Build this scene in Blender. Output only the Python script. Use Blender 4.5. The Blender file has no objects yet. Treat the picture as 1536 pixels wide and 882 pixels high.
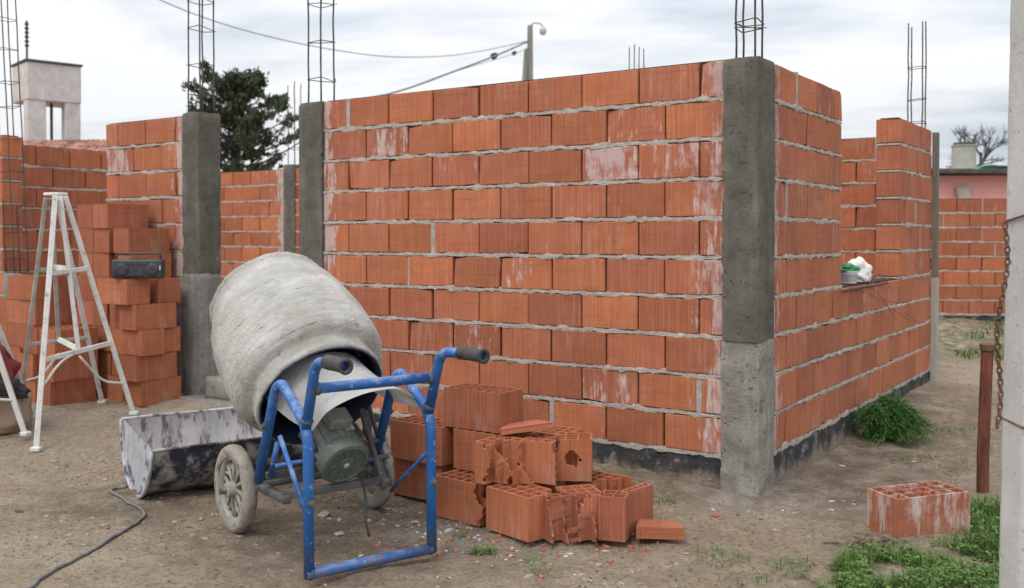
import bpy, bmesh, math, random
from mathutils import Vector, Matrix, noise
R = math.radians
C = bpy.context.scene.collection
sc = bpy.context.scene
PI = math.pi

# ------------------------------------------------------------------ helpers
def nz(x, y=0.0, z=0.0): return noise.noise(Vector((x, y, z)))
def fbm(x, y=0.0, z=0.0, o=4): return noise.fractal(Vector((x, y, z)), 1.0, 2.0, o)
def sstep(a, b, x):
    t = max(0.0, min(1.0, (x-a)/(b-a))); return t*t*(3-2*t)

def tag(o, label=None, cat=None, group=None, kind=None):
    if label: o['label'] = label
    if cat: o['category'] = cat
    if group: o['group'] = group
    if kind: o['kind'] = kind
    return o

def thing(name, label, cat, loc=(0, 0, 0), rz=0.0, group=None):
    o = bpy.data.objects.new(name, None); C.objects.link(o)
    o.empty_display_size = 0.1
    o.location = loc; o.rotation_euler = (0, 0, rz)
    return tag(o, label, cat, group)

def link(name, me, mat, parent=None, smooth=False):
    if mat and not me.materials: me.materials.append(mat)
    o = bpy.data.objects.new(name, me); C.objects.link(o)
    if parent: o.parent = parent
    if smooth:
        for p in me.polygons: p.use_smooth = True
    return o

def obj(name, bm, mat, parent=None, smooth=False, autosmooth=None):
    me = bpy.data.meshes.new(name)
    bmesh.ops.recalc_face_normals(bm, faces=bm.faces[:])
    if autosmooth is not None:
        smooth = True
        for e in bm.edges:
            if len(e.link_faces) == 2 and e.calc_face_angle(0) > R(autosmooth): e.smooth = False
    bm.to_mesh(me); bm.free()
    return link(name, me, mat, parent, smooth)

def dup(root, loc=None, rz=None):
    r = root.copy(); C.objects.link(r)
    if loc is not None: r.location = loc
    if rz is not None: r.rotation_euler = (0, 0, rz)
    for ch in list(root.children):
        c = ch.copy(); C.objects.link(c); c.parent = r
        for g in ch.children:
            d = g.copy(); C.objects.link(d); d.parent = c
    return r

def add_box(bm, c, size, rot=None, bevel=0.0, seg=1):
    m = Matrix.Translation(Vector(c)) @ (rot.to_4x4() if rot else Matrix()) @ Matrix.Diagonal((size[0], size[1], size[2], 1))
    g = bmesh.ops.create_cube(bm, size=1.0, matrix=m)
    if bevel:
        es = {e for v in g['verts'] for e in v.link_edges}
        bmesh.ops.bevel(bm, geom=list(es), offset=bevel, segments=seg, affect='EDGES', profile=0.5)
    return g

def fillet(pts, rad, n=5):
    pts = [Vector(p) for p in pts]
    out = [pts[0]]
    for i in range(1, len(pts)-1):
        a, b, c = pts[i-1], pts[i], pts[i+1]
        d1, d2 = (a-b), (c-b)
        r = min(rad, d1.length*0.45, d2.length*0.45)
        p, q = b+d1.normalized()*r, b+d2.normalized()*r
        for k in range(n+1):
            t = k/n
            out.append(p*(1-t)**2 + b*2*t*(1-t) + q*t*t)
    out.append(pts[-1])
    return out

def catmull(pts, n=8):
    P = [Vector(p) for p in pts]; P = [P[0]*2-P[1]] + P + [P[-1]*2-P[-2]]
    out = []
    for i in range(1, len(P)-2):
        for k in range(n):
            t = k/n
            a, b, c, d = P[i-1], P[i], P[i+1], P[i+2]
            out.append(0.5*((2*b)+(c-a)*t+(2*a-5*b+4*c-d)*t*t+(3*b-a-3*c+d)*t**3))
    out.append(P[-2])
    return out

def add_tube(bm, pts, rad, seg=10, caps=True, closed=False):
    pts = [Vector(p) for p in pts]; n = len(pts)
    rs = rad if isinstance(rad, (list, tuple)) else [rad]*n
    rings = []; prev = None
    for i, p in enumerate(pts):
        if closed: t = (pts[(i+1) % n]-pts[i-1])
        else: t = (pts[min(i+1, n-1)]-pts[max(i-1, 0)])
        if t.length < 1e-9: t = Vector((0, 0, 1))
        t.normalize()
        if prev is None:
            up = Vector((0, 0, 1)) if abs(t.z) < 0.9 else Vector((1, 0, 0))
            x = t.cross(up).normalized()
        else:
            x = (prev - t*prev.dot(t)).normalized()
        prev = x; y = t.cross(x)
        rings.append([bm.verts.new(p+(x*math.cos(2*PI*k/seg)+y*math.sin(2*PI*k/seg))*rs[i]) for k in range(seg)])
    m = n if closed else n-1
    for i in range(m):
        a, b = rings[i], rings[(i+1) % n]
        for k in range(seg):
            bm.faces.new((a[k], a[(k+1) % seg], b[(k+1) % seg], b[k]))
    if caps and not closed:
        bm.faces.new(rings[0][::-1]); bm.faces.new(rings[-1])

def basis(axis):
    z = Vector(axis).normalized()
    up = Vector((0, 0, 1)) if abs(z.z) < 0.95 else Vector((1, 0, 0))
    x = up.cross(z).normalized(); y = z.cross(x)
    return x, y, z

def add_lathe(bm, prof, origin, axis, seg=32, jit=None):
    x, y, z = basis(axis); o = Vector(origin); rings = []
    for (r, h) in prof:
        if r < 1e-6: rings.append([bm.verts.new(o+z*h)])
        else:
            ring = []
            for k in range(seg):
                a = 2*PI*k/seg; rr = r
                if jit: rr = r + jit(a, h, r)
                ring.append(bm.verts.new(o+z*h+(x*math.cos(a)+y*math.sin(a))*rr))
            rings.append(ring)
    for i in range(len(rings)-1):
        a, b = rings[i], rings[i+1]
        for k in range(seg):
            k2 = (k+1) % seg
            if len(a) == 1 and len(b) == 1: continue
            if len(a) == 1: bm.faces.new((a[0], b[k2], b[k]))
            elif len(b) == 1: bm.faces.new((a[k], a[k2], b[0]))
            else: bm.faces.new((a[k], a[k2], b[k2], b[k]))

class Buf:                                   # plain vertex/face buffer with uv + colour for the brick material
    def __init__(s): s.v = []; s.f = []; s.uv = []; s.c = []
    def face(s, pts, uvs, col):
        b = len(s.v); s.v += [tuple(p) for p in pts]; s.f.append(tuple(range(b, b+len(pts))))
        s.uv += uvs; s.c += (col if isinstance(col, list) else [col]*len(pts))
    def mesh(s, name, weld=True):
        me = bpy.data.meshes.new(name); me.from_pydata(s.v, [], s.f)
        me.uv_layers.new(name='UVMap'); me.color_attributes.new('bcol', 'FLOAT_COLOR', 'CORNER')
        me.uv_layers['UVMap'].data.foreach_set('uv', [x for a in s.uv for x in a])
        me.color_attributes['bcol'].data.foreach_set('color', [x for a in s.c for x in a])
        me.update()
        return me

# ------------------------------------------------------------------ materials
def newmat(name):
    m = bpy.data.materials.new(name); m.use_nodes = True
    nt = m.node_tree; b = nt.nodes['Principled BSDF']
    return m, nt, b
class N:
    def __init__(s, nt): s.nt = nt
    def node(s, t, **kw):
        n = s.nt.nodes.new(t)
        for k, v in kw.items(): setattr(n, k, v)
        return n
    def link(s, a, b): s.nt.links.new(a, b)
    def val(s, sock, v):
        if hasattr(v, 'is_linked') or isinstance(v, bpy.types.NodeSocket): s.link(v, sock)
        else: sock.default_value = v
    def coord(s, which='Object'): return s.node('ShaderNodeTexCoord').outputs[which]
    def mapping(s, v, scale=(1, 1, 1), loc=(0, 0, 0)):
        n = s.node('ShaderNodeMapping'); s.link(v, n.inputs['Vector'])
        n.inputs['Scale'].default_value = scale; n.inputs['Location'].default_value = loc
        return n.outputs[0]
    def noise(s, v, scale, detail=5, rough=0.6, dist=0.0):
        n = s.node('ShaderNodeTexNoise'); s.link(v, n.inputs['Vector'])
        n.inputs['Scale'].default_value = scale; n.inputs['Detail'].default_value = detail
        n.inputs['Roughness'].default_value = rough; n.inputs['Distortion'].default_value = dist
        return n.outputs['Fac']
    def voro(s, v, scale, feature='F1'):
        n = s.node('ShaderNodeTexVoronoi', feature=feature); s.link(v, n.inputs['Vector']); n.inputs['Scale'].default_value = scale
        return n.outputs['Distance']
    def ramp(s, fac, a, b, lo=0.0, hi=1.0):
        n = s.node('ShaderNodeMapRange'); s.link(fac, n.inputs['Value'])
        n.inputs['From Min'].default_value = a; n.inputs['From Max'].default_value = b
        n.inputs['To Min'].default_value = lo; n.inputs['To Max'].default_value = hi
        return n.outputs[0]
    def mix(s, fac, a, b, mode='MIX'):
        n = s.node('ShaderNodeMix', data_type='RGBA', blend_type=mode)
        s.val(n.inputs[0], fac)
        for sock, v in ((n.inputs[6], a), (n.inputs[7], b)):
            if isinstance(v, (tuple, list)): sock.default_value = (v[0], v[1], v[2], 1)
            else: s.link(v, sock)
        return n.outputs[2]
    def math(s, op, a, b=0.0):
        n = s.node('ShaderNodeMath', operation=op)
        s.val(n.inputs[0], a); s.val(n.inputs[1], b)
        return n.outputs[0]
    def bump(s, h, strength=0.5, dist=0.01, normal=None):
        n = s.node('ShaderNodeBump'); s.link(h, n.inputs['Height'])
        n.inputs['Strength'].default_value = strength; n.inputs['Distance'].default_value = dist
        if normal: s.link(normal, n.inputs['Normal'])
        return n.outputs[0]

def mat_brick(name='brick_clay', tint=(1, 1, 1)):
    m, nt, b = newmat(name); n = N(nt)
    uv = n.coord('UV')
    at = n.node('ShaderNodeAttribute', attribute_name='bcol'); sep = n.node('ShaderNodeSeparateColor'); n.link(at.outputs['Color'], sep.inputs[0])
    rnd, val, eff = sep.outputs[0], sep.outputs[1], sep.outputs[2]
    oi = n.node('ShaderNodeObjectInfo')
    fr = n.math('FRACT', n.math('ADD', rnd, oi.outputs['Random']))
    t = lambda c: tuple(c[i]*tint[i] for i in range(3))
    base = n.mix(fr, t((0.470, 0.158, 0.067)), t((0.365, 0.118, 0.067)))
    pink = n.ramp(n.noise(n.mapping(uv, (2.2, 4, 1)), 2.0, 3, 0.6), 0.5, 0.68)
    base = n.mix(n.math('MULTIPLY', pink, 0.5), base, t((0.40, 0.155, 0.105)))
    big = n.noise(n.mapping(uv, (6, 9, 1)), 1.0, 4, 0.65)
    base = n.mix(n.ramp(big, 0.35, 0.7, 0, 0.42), base, t((0.27, 0.080, 0.045)))
    # combed vertical scoring
    g = n.noise(n.mapping(uv, (210, 2.5, 1)), 1.0, 2, 0.5)
    g2 = n.noise(n.mapping(uv, (105, 1.2, 1), (4.3, 2.2, 0)), 1.0, 1, 0.5)
    groove = n.math('MAXIMUM', n.ramp(g, 0.53, 0.64), n.math('MULTIPLY', n.ramp(g2, 0.58, 0.66), 0.9))
    base = n.mix(n.math('MULTIPLY', groove, 0.32), base, t((0.60, 0.29, 0.165)))
    dk = n.ramp(n.noise(n.mapping(uv, (170, 1.6, 1), (9, 1, 0)), 1.0, 1, 0.5), 0.60, 0.70)
    base = n.mix(n.math('MULTIPLY', dk, 0.46), base, t((0.23, 0.065, 0.035)))
    hor = n.ramp(n.noise(n.mapping(uv, (3, 55, 1)), 1.0, 2, 0.5), 0.57, 0.72)
    base = n.mix(n.math('MULTIPLY', hor, 0.34), base, t((0.24, 0.07, 0.036)))
    base = n.mix(1.0, base, n.mix(val, (0.80, 0.80, 0.80), (1.10, 1.10, 1.10)), 'MULTIPLY')
    # lime bloom, mortar smears
    ob = n.coord('Object'); en = n.noise(n.mapping(ob, (15, 15, 6)), 1.0, 6, 0.7)
    en = n.math('ADD', n.math('MULTIPLY', en, 0.72), n.math('MULTIPLY', n.noise(n.mapping(ob, (70, 70, 5), (2, 8, 0)), 1.0, 3, 0.6), 0.28))
    ef = n.ramp(n.math('ADD', en, n.math('MULTIPLY', eff, 0.31)), 0.63, 0.74)
    base = n.mix(n.math('MULTIPLY', ef, 0.85), base, (0.64, 0.56, 0.54))
    wet = n.math('MULTIPLY', n.ramp(eff, 0.15, 0.7), 0.75)
    base = n.mix(wet, base, n.mix(0.5, base, (0.26, 0.09, 0.075)))
    ob = n.coord('Object')
    sm = n.math('MULTIPLY', n.ramp(n.noise(ob, 1.7, 4, 0.6), 0.50, 0.68), n.ramp(n.noise(n.mapping(ob, (30, 30, 5)), 1.0, 5, 0.7), 0.48, 0.66))
    base = n.mix(n.math('MULTIPLY', sm, 0.38), base, (0.50, 0.42, 0.38))
    gr = n.math('MULTIPLY', n.ramp(n.noise(n.mapping(ob, (1, 1, 1), (5, 9, 2)), 2.3, 5, 0.6), 0.50, 0.70), 0.35)
    base = n.mix(gr, base, (0.20, 0.075, 0.05))
    spk = n.ramp(n.noise(uv, 60, 4, 0.75), 0.67, 0.72)
    base = n.mix(n.math('MULTIPLY', spk, 0.6), base, (0.52, 0.44, 0.39))
    n.link(base, b.inputs['Base Color'])
    b.inputs['Roughness'].default_value = 0.88; b.inputs['Specular IOR Level'].default_value = 0.25
    h = n.math('ADD', n.math('MULTIPLY', g, 0.8), n.math('MULTIPLY', n.noise(uv, 90, 4, 0.7), 0.6))
    h = n.math('ADD', h, n.math('MULTIPLY', big, 1.2))
    n.link(n.bump(h, 0.55, 0.004), b.inputs['Normal'])
    return m

def mat_simple(name, ca, cb, scale=8, rough=0.8, bump=0.3, bdist=0.004, spec=0.4, metal=0.0, spots=None, spot_scale=20, spot_lo=0.6, spot_hi=0.66, detail=6, stretch=(1, 1, 1)):
    m, nt, b = newmat(name); n = N(nt)
    co = n.mapping(n.coord('Object'), stretch)
    f = n.noise(co, scale, detail, 0.65)
    col = n.mix(n.ramp(f, 0.32, 0.68), ca, cb)
    if spots:
        s = n.ramp(n.noise(co, spot_scale, 6, 0.7), spot_lo, spot_hi)
        col = n.mix(s, col, spots)
        n.link(n.ramp(s, 0, 1, rough, 0.9), b.inputs['Roughness'])
    else: b.inputs['Roughness'].default_value = rough
    n.link(col, b.inputs['Base Color'])
    b.inputs['Metallic'].default_value = metal; b.inputs['Specular IOR Level'].default_value = spec
    if bump:
        h = n.math('ADD', n.noise(co, scale*6, 6, 0.7), n.math('MULTIPLY', f, 0.8))
        n.link(n.bump(h, bump, bdist), b.inputs['Normal'])
    return m

def mat_concrete(name, ca, cb, streak=0.4, rough=0.9, bump=0.6, pale=(0.5, 0.48, 0.45)):
    m, nt, b = newmat(name); n = N(nt)
    co = n.coord('Object')
    f = n.noise(co, 5, 8, 0.68); st = n.noise(n.mapping(co, (18, 18, 1.6)), 1.0, 4, 0.6)
    col = n.mix(n.ramp(f, 0.33, 0.68), ca, cb)
    col = n.mix(n.ramp(st, 0.5, 0.75, 0, streak), col, pale)
    fine = n.noise(co, 120, 4, 0.75)
    col = n.mix(n.ramp(fine, 0.3, 0.7, 0, 0.35), col, n.mix(0.5, ca, (0.05, 0.05, 0.045)))
    pits = n.ramp(n.noise(co, 38, 3, 0.6), 0.62, 0.70)
    col = n.mix(n.math('MULTIPLY', pits, .55), col, tuple(c*.35 for c in ca))
    blot = n.ramp(n.noise(n.mapping(co, (1, 1, .6), (3, 1, 5)), 3.2, 6, 0.65), .52, .66); col = n.mix(n.math('MULTIPLY', blot, .45), col, tuple(min(.6, c*1.45) for c in cb))
    n.link(col, b.inputs['Base Color']); b.inputs['Roughness'].default_value = rough; b.inputs['Specular IOR Level'].default_value = 0.25
    h = n.math('SUBTRACT', n.math('ADD', fine, n.math('MULTIPLY', n.noise(co, 22, 6, 0.7), 2.0)), n.math('MULTIPLY', pits, 1.2))
    n.link(n.bump(h, bump, 0.008), b.inputs['Normal'])
    return m

M = {}
M['brick'] = mat_brick()
M['brick_far'] = mat_brick('brick_clay_far', (0.95, 0.92, 0.9))
M['brick_old'] = mat_brick('brick_clay_weathered', (0.92, 0.95, 1.0))
M['mortar'] = mat_simple('mortar', (0.34, 0.305, 0.27), (0.52, 0.48, 0.435), 11, 0.95, 1.0, 0.012, 0.2, spots=(0.60, 0.57, 0.53), spot_scale=16, spot_lo=0.56, spot_hi=0.68)
M['mortar_white'] = mat_simple('mortar_white', (0.42, 0.40, 0.37), (0.60, 0.58, 0.55), 14, 0.95, 0.9, 0.008, 0.2)
M['conc_dark'] = mat_concrete('concrete_fresh', (0.090, 0.083, 0.068), (0.160, 0.148, 0.124), 0.12)
M['conc_light'] = mat_concrete('concrete_cured', (0.215, 0.200, 0.170), (0.37, 0.35, 0.31), 0.6, bump=0.9)
M['conc_grey'] = mat_concrete('concrete_grey', (0.19, 0.185, 0.165), (0.28, 0.27, 0.245), 0.35)
M['conc_pale'] = mat_concrete('concrete_post', (0.47, 0.465, 0.45), (0.58, 0.575, 0.56), 0.3, bump=0.3)
M['tower'] = mat_concrete('tower_concrete', (0.46, 0.44, 0.425), (0.68, 0.66, 0.645), 0.5, bump=0.2)
# painted bitumen, splashed with mortar and with soil near the ground
M['bitumen'] = mat_simple('bitumen', (0.018, 0.018, 0.021), (0.085, 0.082, 0.08), 9, 0.75, 1.0, 0.02, 0.4, spots=(0.36, 0.34, 0.32), spot_scale=9, spot_lo=0.545, spot_hi=0.66)
nt = M['bitumen'].node_tree; n = N(nt); b = nt.nodes['Principled BSDF']; src = b.inputs['Base Color'].links[0].from_socket
co = n.coord('Object'); sp_ = n.node('ShaderNodeSeparateXYZ'); n.link(co, sp_.inputs[0])
soil = n.ramp(n.math('SUBTRACT', n.math('MULTIPLY', n.noise(n.mapping(co, (1, 1, .5)), 9, 6, 0.7), .22), sp_.outputs[2]), .0, .06)
n.link(n.mix(n.math('MULTIPLY', soil, .85), src, (0.30, 0.235, 0.175)), b.inputs['Base Color'])
M['rebar'] = mat_simple('rebar_steel', (0.055, 0.048, 0.042), (0.13, 0.09, 0.065), 12, 0.75, 0.3, 0.002, 0.3)
M['rebar_green'] = mat_simple('rebar_steel_dull', (0.050, 0.062, 0.055), (0.10, 0.105, 0.09), 12, 0.75, 0.3, 0.002, 0.3)
M['rust'] = mat_simple('rusty_iron', (0.060, 0.022, 0.016), (0.22, 0.075, 0.045), 9, 0.85, 0.6, 0.004, 0.3, stretch=(3, 3, 0.6))
M['rust_dark'] = mat_simple('rusty_chain', (0.075, 0.045, 0.033), (0.19, 0.10, 0.065), 16, 0.9, 0.5, 0.003, 0.2)
M['tyre'] = mat_simple('muddy_tyre', (0.235, 0.21, 0.18), (0.38, 0.35, 0.305), 9, 0.95, 0.9, 0.008, 0.2, spots=(0.13, 0.118, 0.105), spot_scale=14, spot_lo=0.53, spot_hi=0.66)
M['spoke'] = mat_simple('muddy_wheel', (0.24, 0.225, 0.20), (0.38, 0.36, 0.33), 14, 0.9, 0.5, 0.004, 0.2, spots=(0.12, 0.11, 0.10), spot_scale=24, spot_lo=0.58, spot_hi=0.66)
M['weld'] = mat_simple('weld_bead', (0.02, 0.07, 0.20), (0.12, 0.10, 0.09), 30, 0.7, 0.5, 0.003)
M['rubber'] = mat_simple('black_rubber', (0.028, 0.028, 0.030), (0.07, 0.07, 0.07), 20, 0.7, 0.3, 0.002)
M['black_steel'] = mat_simple('black_steel', (0.045, 0.047, 0.052), (0.12, 0.12, 0.12), 12, 0.6, 0.3, 0.003, spots=(0.26, 0.25, 0.23), spot_scale=20, spot_lo=0.6, spot_hi=0.68)
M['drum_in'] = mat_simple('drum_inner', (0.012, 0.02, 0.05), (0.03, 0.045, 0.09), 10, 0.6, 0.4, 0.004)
M['motor'] = mat_simple('motor_green', (0.20, 0.21, 0.19), (0.29, 0.30, 0.275), 10, 0.55, 0.3, 0.003, spots=(0.33, 0.33, 0.30), spot_scale=16, spot_lo=0.58, spot_hi=0.72)
M['motor_face'] = mat_simple('motor_cap', (0.085, 0.115, 0.095), (0.13, 0.165, 0.14), 14, 0.5, 0.3, 0.003, spots=(0.27, 0.28, 0.25), spot_scale=18, spot_lo=0.6, spot_hi=0.74)
M['dark'] = mat_simple('dark_recess', (0.012, 0.012, 0.012), (0.03, 0.03, 0.03), 10, 0.9, 0)
M['ladder'] = mat_simple('ladder_paint', (0.50, 0.49, 0.46), (0.68, 0.67, 0.64), 10, 0.75, 0.4, 0.003, spots=(0.28, 0.255, 0.22), spot_scale=22, spot_lo=0.57, spot_hi=0.68)
M['ladder_dark'] = mat_simple('ladder_darker', (0.26, 0.24, 0.21), (0.45, 0.43, 0.40), 12, 0.8, 0.4, 0.003)  # darker tone for the rear frame's left rail, centre rail and rungs
M['radio'] = mat_simple('radio_plastic', (0.020, 0.022, 0.026), (0.045, 0.048, 0.055), 10, 0.45, 0.1, 0.001, 0.5)
M['radio_grey'] = mat_simple('radio_grey', (0.026, 0.028, 0.033), (0.055, 0.057, 0.063), 40, 0.6, 0.3, 0.001)
M['silver'] = mat_simple('radio_badge', (0.5, 0.5, 0.5), (0.6, 0.6, 0.6), 10, 0.4, 0)
M['cable'] = mat_simple('cable_grey', (0.10, 0.105, 0.105), (0.19, 0.19, 0.185), 20, 0.7, 0.2, 0.002)
M['paper'] = mat_simple('paper_sack', (0.30, 0.22, 0.155), (0.40, 0.31, 0.23), 9, 0.9, 0.5, 0.01, 0.2)
M['redcloth'] = mat_simple('red_cloth', (0.13, 0.025, 0.028), (0.20, 0.05, 0.05), 8, 0.95, 0.6, 0.01, 0.1)
M['darkcloth'] = mat_simple('dark_cloth', (0.03, 0.03, 0.036), (0.06, 0.055, 0.055), 8, 0.95, 0.6, 0.01, 0.1)
M['batten'] = mat_simple('grey_timber', (0.30, 0.29, 0.265), (0.42, 0.40, 0.37), 6, 0.9, 0.5, 0.004, 0.2, stretch=(6, 6, 0.8))
M['batten_dark'] = mat_simple('dark_timber', (0.12, 0.115, 0.10), (0.20, 0.19, 0.165), 6, 0.9, 0.5, 0.004, 0.2, stretch=(6, 6, 0.8))
M['bag_white'] = mat_simple('bag_white', (0.70, 0.68, 0.65), (0.82, 0.80, 0.78), 14, 0.5, 0.5, 0.008)
M['bag_green'] = mat_simple('bag_green', (0.015, 0.13, 0.055), (0.05, 0.28, 0.10), 14, 0.45, 0.3, 0.005)
M['tub'] = mat_simple('tub_pale', (0.42, 0.55, 0.56), (0.58, 0.66, 0.66), 14, 0.5, 0.1, 0.002)
M['tin'] = mat_simple('tin_grey', (0.24, 0.24, 0.25), (0.40, 0.40, 0.41), 14, 0.5, 0.2, 0.003)
M['cable_sky'] = mat_simple('overhead_wire', (0.16, 0.165, 0.175), (0.22, 0.225, 0.235), 4, 0.8, 0)
M['wire'] = mat_simple('dark_wire', (0.035, 0.03, 0.028), (0.075, 0.06, 0.05), 10, 0.8, 0)
M['pink'] = mat_simple('pink_plaster', (0.74, 0.34, 0.31), (0.80, 0.44, 0.41), 2.2, 0.9, 0.2, 0.01, 0.2)
M['roof_dark'] = mat_simple('dark_roof', (0.05, 0.05, 0.045), (0.10, 0.095, 0.085), 5, 0.9, 0.3, 0.02)
M['tarp'] = mat_simple('green_tarp', (0.10, 0.32, 0.25), (0.22, 0.48, 0.40), 5, 0.6, 0.3, 0.02)
M['tank'] = mat_simple('cement_tank', (0.33, 0.32, 0.285), (0.45, 0.43, 0.39), 3, 0.9, 0.3, 0.01)
M['tiles'] = mat_simple('roof_tiles', (0.27, 0.105, 0.07), (0.45, 0.25, 0.20), 6, 0.9, 0.3, 0.01, spots=(0.13, 0.06, 0.045), spot_scale=5, spot_lo=0.48, spot_hi=0.58)
M['plaster'] = mat_simple('old_plaster', (0.45, 0.40, 0.36), (0.6, 0.55, 0.5), 3, 0.9, 0.3, 0.01)
M['pole'] = mat_simple('pole_timber', (0.12, 0.118, 0.10), (0.21, 0.205, 0.175), 4, 0.9, 0.3, 0.01, stretch=(4, 4, 0.5))
M['lamp'] = mat_simple('lamp_glass', (0.34, 0.36, 0.39), (0.46, 0.48, 0.51), 6, 0.25, 0)
M['bark'] = mat_simple('bark', (0.06, 0.048, 0.04), (0.12, 0.10, 0.085), 8, 0.95, 0.6, 0.02, 0.2)
M['bare'] = mat_simple('bare_twigs', (0.10, 0.085, 0.08), (0.16, 0.14, 0.135), 8, 0.95, 0)
M['stone'] = mat_simple('pale_stone', (0.36, 0.335, 0.30), (0.55, 0.52, 0.48), 14, 0.95, 0.7, 0.006, 0.2)
M['dirt_stone'] = mat_simple('dirt_stone', (0.22, 0.175, 0.135), (0.42, 0.35, 0.28), 6, 0.95, 0.6, 0.006, 0.2)
M['chip'] = mat_simple('brick_chip', (0.30, 0.10, 0.05), (0.44, 0.17, 0.09), 30, 0.95, 0.3)
M['clod'] = mat_simple('earth_clod', (0.085, 0.068, 0.054), (0.20, 0.16, 0.125), 5, 0.95, 0.6, 0.006, 0.2)
M['litter'] = mat_simple('dry_leaves', (0.20, 0.15, 0.10), (0.40, 0.33, 0.24), 20, 0.9, 0.4, 0.004, 0.2)
M['charcoal'] = mat_simple('dark_clod', (0.05, 0.042, 0.036), (0.10, 0.085, 0.07), 14, 0.95, 0.6, 0.006, 0.2)

def mat_leaf(name, a, b_, c):
    m, nt, b = newmat(name); n = N(nt)
    at = n.node('ShaderNodeAttribute', attribute_name='bcol'); sep = n.node('ShaderNodeSeparateColor'); n.link(at.outputs['Color'], sep.inputs[0])
    col = n.mix(sep.outputs[0], a, b_); col = n.mix(n.math('MULTIPLY', sep.outputs[1], 0.5), col, c)
    n.link(col, b.inputs['Base Color']); b.inputs['Roughness'].default_value = 0.6; b.inputs['Specular IOR Level'].default_value = 0.3
    return m
M['grass'] = mat_leaf('grass_blades', (0.038, 0.100, 0.016), (0.100, 0.205, 0.034), (0.21, 0.24, 0.08))
M['weed'] = mat_leaf('weed_leaves', (0.035, 0.110, 0.020), (0.090, 0.210, 0.036), (0.15, 0.27, 0.07))
M['needles'] = mat_leaf('conifer_needles', (0.028, 0.046, 0.026), (0.070, 0.092, 0.050), (0.11, 0.11, 0.065))

# blue paint, scratched and splashed with cement
m, nt, b = newmat('blue_paint'); n = N(nt); co = n.coord('Object'); M['blue'] = m
col = n.mix(n.ramp(n.noise(co, 7, 4, 0.6), 0.3, 0.7), (0.010, 0.082, 0.30), (0.020, 0.140, 0.42))
gn = n.node('ShaderNodeNewGeometry'); sx = n.node('ShaderNodeSeparateXYZ'); n.link(gn.outputs['Normal'], sx.inputs[0])
dust = n.ramp(n.math('ADD', n.noise(co, 14, 6, 0.7), n.math('MULTIPLY', sx.outputs[2], 0.10)), 0.54, 0.72)
col = n.mix(n.math('MULTIPLY', dust, 0.55), col, (0.36, 0.40, 0.45))
so_ = n.node('ShaderNodeSeparateXYZ'); n.link(co, so_.inputs[0]); low = n.math('MULTIPLY', n.ramp(so_.outputs[2], 0.16, 0.02), n.ramp(n.noise(co, 12, 6, 0.7), 0.42, 0.56)); col = n.mix(n.math('MULTIPLY', low, 0.75), col, (0.15, 0.125, 0.105))
rs = n.ramp(n.noise(co, 30, 5, 0.7), 0.61, 0.66); col = n.mix(rs, col, (0.15, 0.085, 0.06))
pl = n.ramp(n.noise(n.mapping(co, (1, 1, 1), (3, 5, 7)), 42, 4, 0.75), 0.62, 0.67); col = n.mix(n.math('MULTIPLY', pl, 0.8), col, (0.50, 0.50, 0.48))
n.link(col, b.inputs['Base Color']); n.link(n.ramp(dust, 0, 1, 0.42, 0.85), b.inputs['Roughness'])
n.link(n.bump(n.noise(co, 60, 5, 0.7), 0.35, 0.003), b.inputs['Normal'])

# drum: thick skin of dried cement
m, nt, b = newmat('drum_cement'); n = N(nt); co = n.coord('UV'); ob = n.coord('Object'); M['drum'] = m
f = n.noise(ob, 4.5, 8, 0.66, 0.3); st = n.noise(n.mapping(co, (3.0, 55, 1)), 1.0, 6, 0.65)
col = n.mix(n.ramp(f, 0.33, 0.66), (0.40, 0.385, 0.355), (0.635, 0.62, 0.59))
col = n.mix(n.ramp(st, 0.50, 0.68, 0, 0.45), col, (0.31, 0.295, 0.265))
col = n.mix(n.ramp(n.noise(n.mapping(co, (2.2, 6, 1)), 1.0, 5, 0.7), 0.52, 0.68, 0, 0.6), col, (0.36, 0.325, 0.275))
col = n.mix(n.ramp(n.noise(n.mapping(co, (14, 40, 1)), 1.0, 5, 0.75), 0.60, 0.67, 0, 0.85), col, (0.15, 0.155, 0.16))
n.link(col, b.inputs['Base Color']); b.inputs['Roughness'].default_value = 0.92; b.inputs['Specular IOR Level'].default_value = 0.2
h = n.math('ADD', n.math('MULTIPLY', st, 1.1), n.math('ADD', n.noise(ob, 55, 6, 0.75), n.math('MULTIPLY', n.noise(ob, 11, 6, 0.7), 2.2)))
n.link(n.bump(h, 0.95, 0.013), b.inputs['Normal'])

# cement-dusted sheet metal (chute)
M['chute'] = mat_simple('chute_sheet', (0.56, 0.56, 0.555), (0.72, 0.715, 0.70), 5, 0.7, 0.35, 0.004, 0.3, spots=(0.22, 0.28, 0.38), spot_scale=9, spot_lo=0.57, spot_hi=0.70, stretch=(1, 2.2, 1))
# trough inside/outside
M['trough_in'] = mat_simple('trough_inner', (0.31, 0.30, 0.31), (0.49, 0.48, 0.485), 6, 0.8, 0.8, 0.008, 0.25, spots=(0.15, 0.105, 0.095), spot_scale=9, spot_lo=0.51, spot_hi=0.60, stretch=(1.8, 1, .6))
M['trough_out'] = mat_simple('trough_outer', (0.022, 0.026, 0.045), (0.05, 0.055, 0.08), 8, 0.6, 0.5, 0.005, 0.4, spots=(0.36, 0.345, 0.33), spot_scale=8, spot_lo=0.48, spot_hi=0.60, stretch=(1, 1, 0.7))
M['trough_end'] = mat_simple('trough_end', (0.33, 0.34, 0.36), (0.50, 0.51, 0.53), 7, 0.8, 0.6, 0.005, 0.3, spots=(0.10, 0.11, 0.15), spot_scale=8, spot_lo=0.53, spot_hi=0.61)

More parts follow.
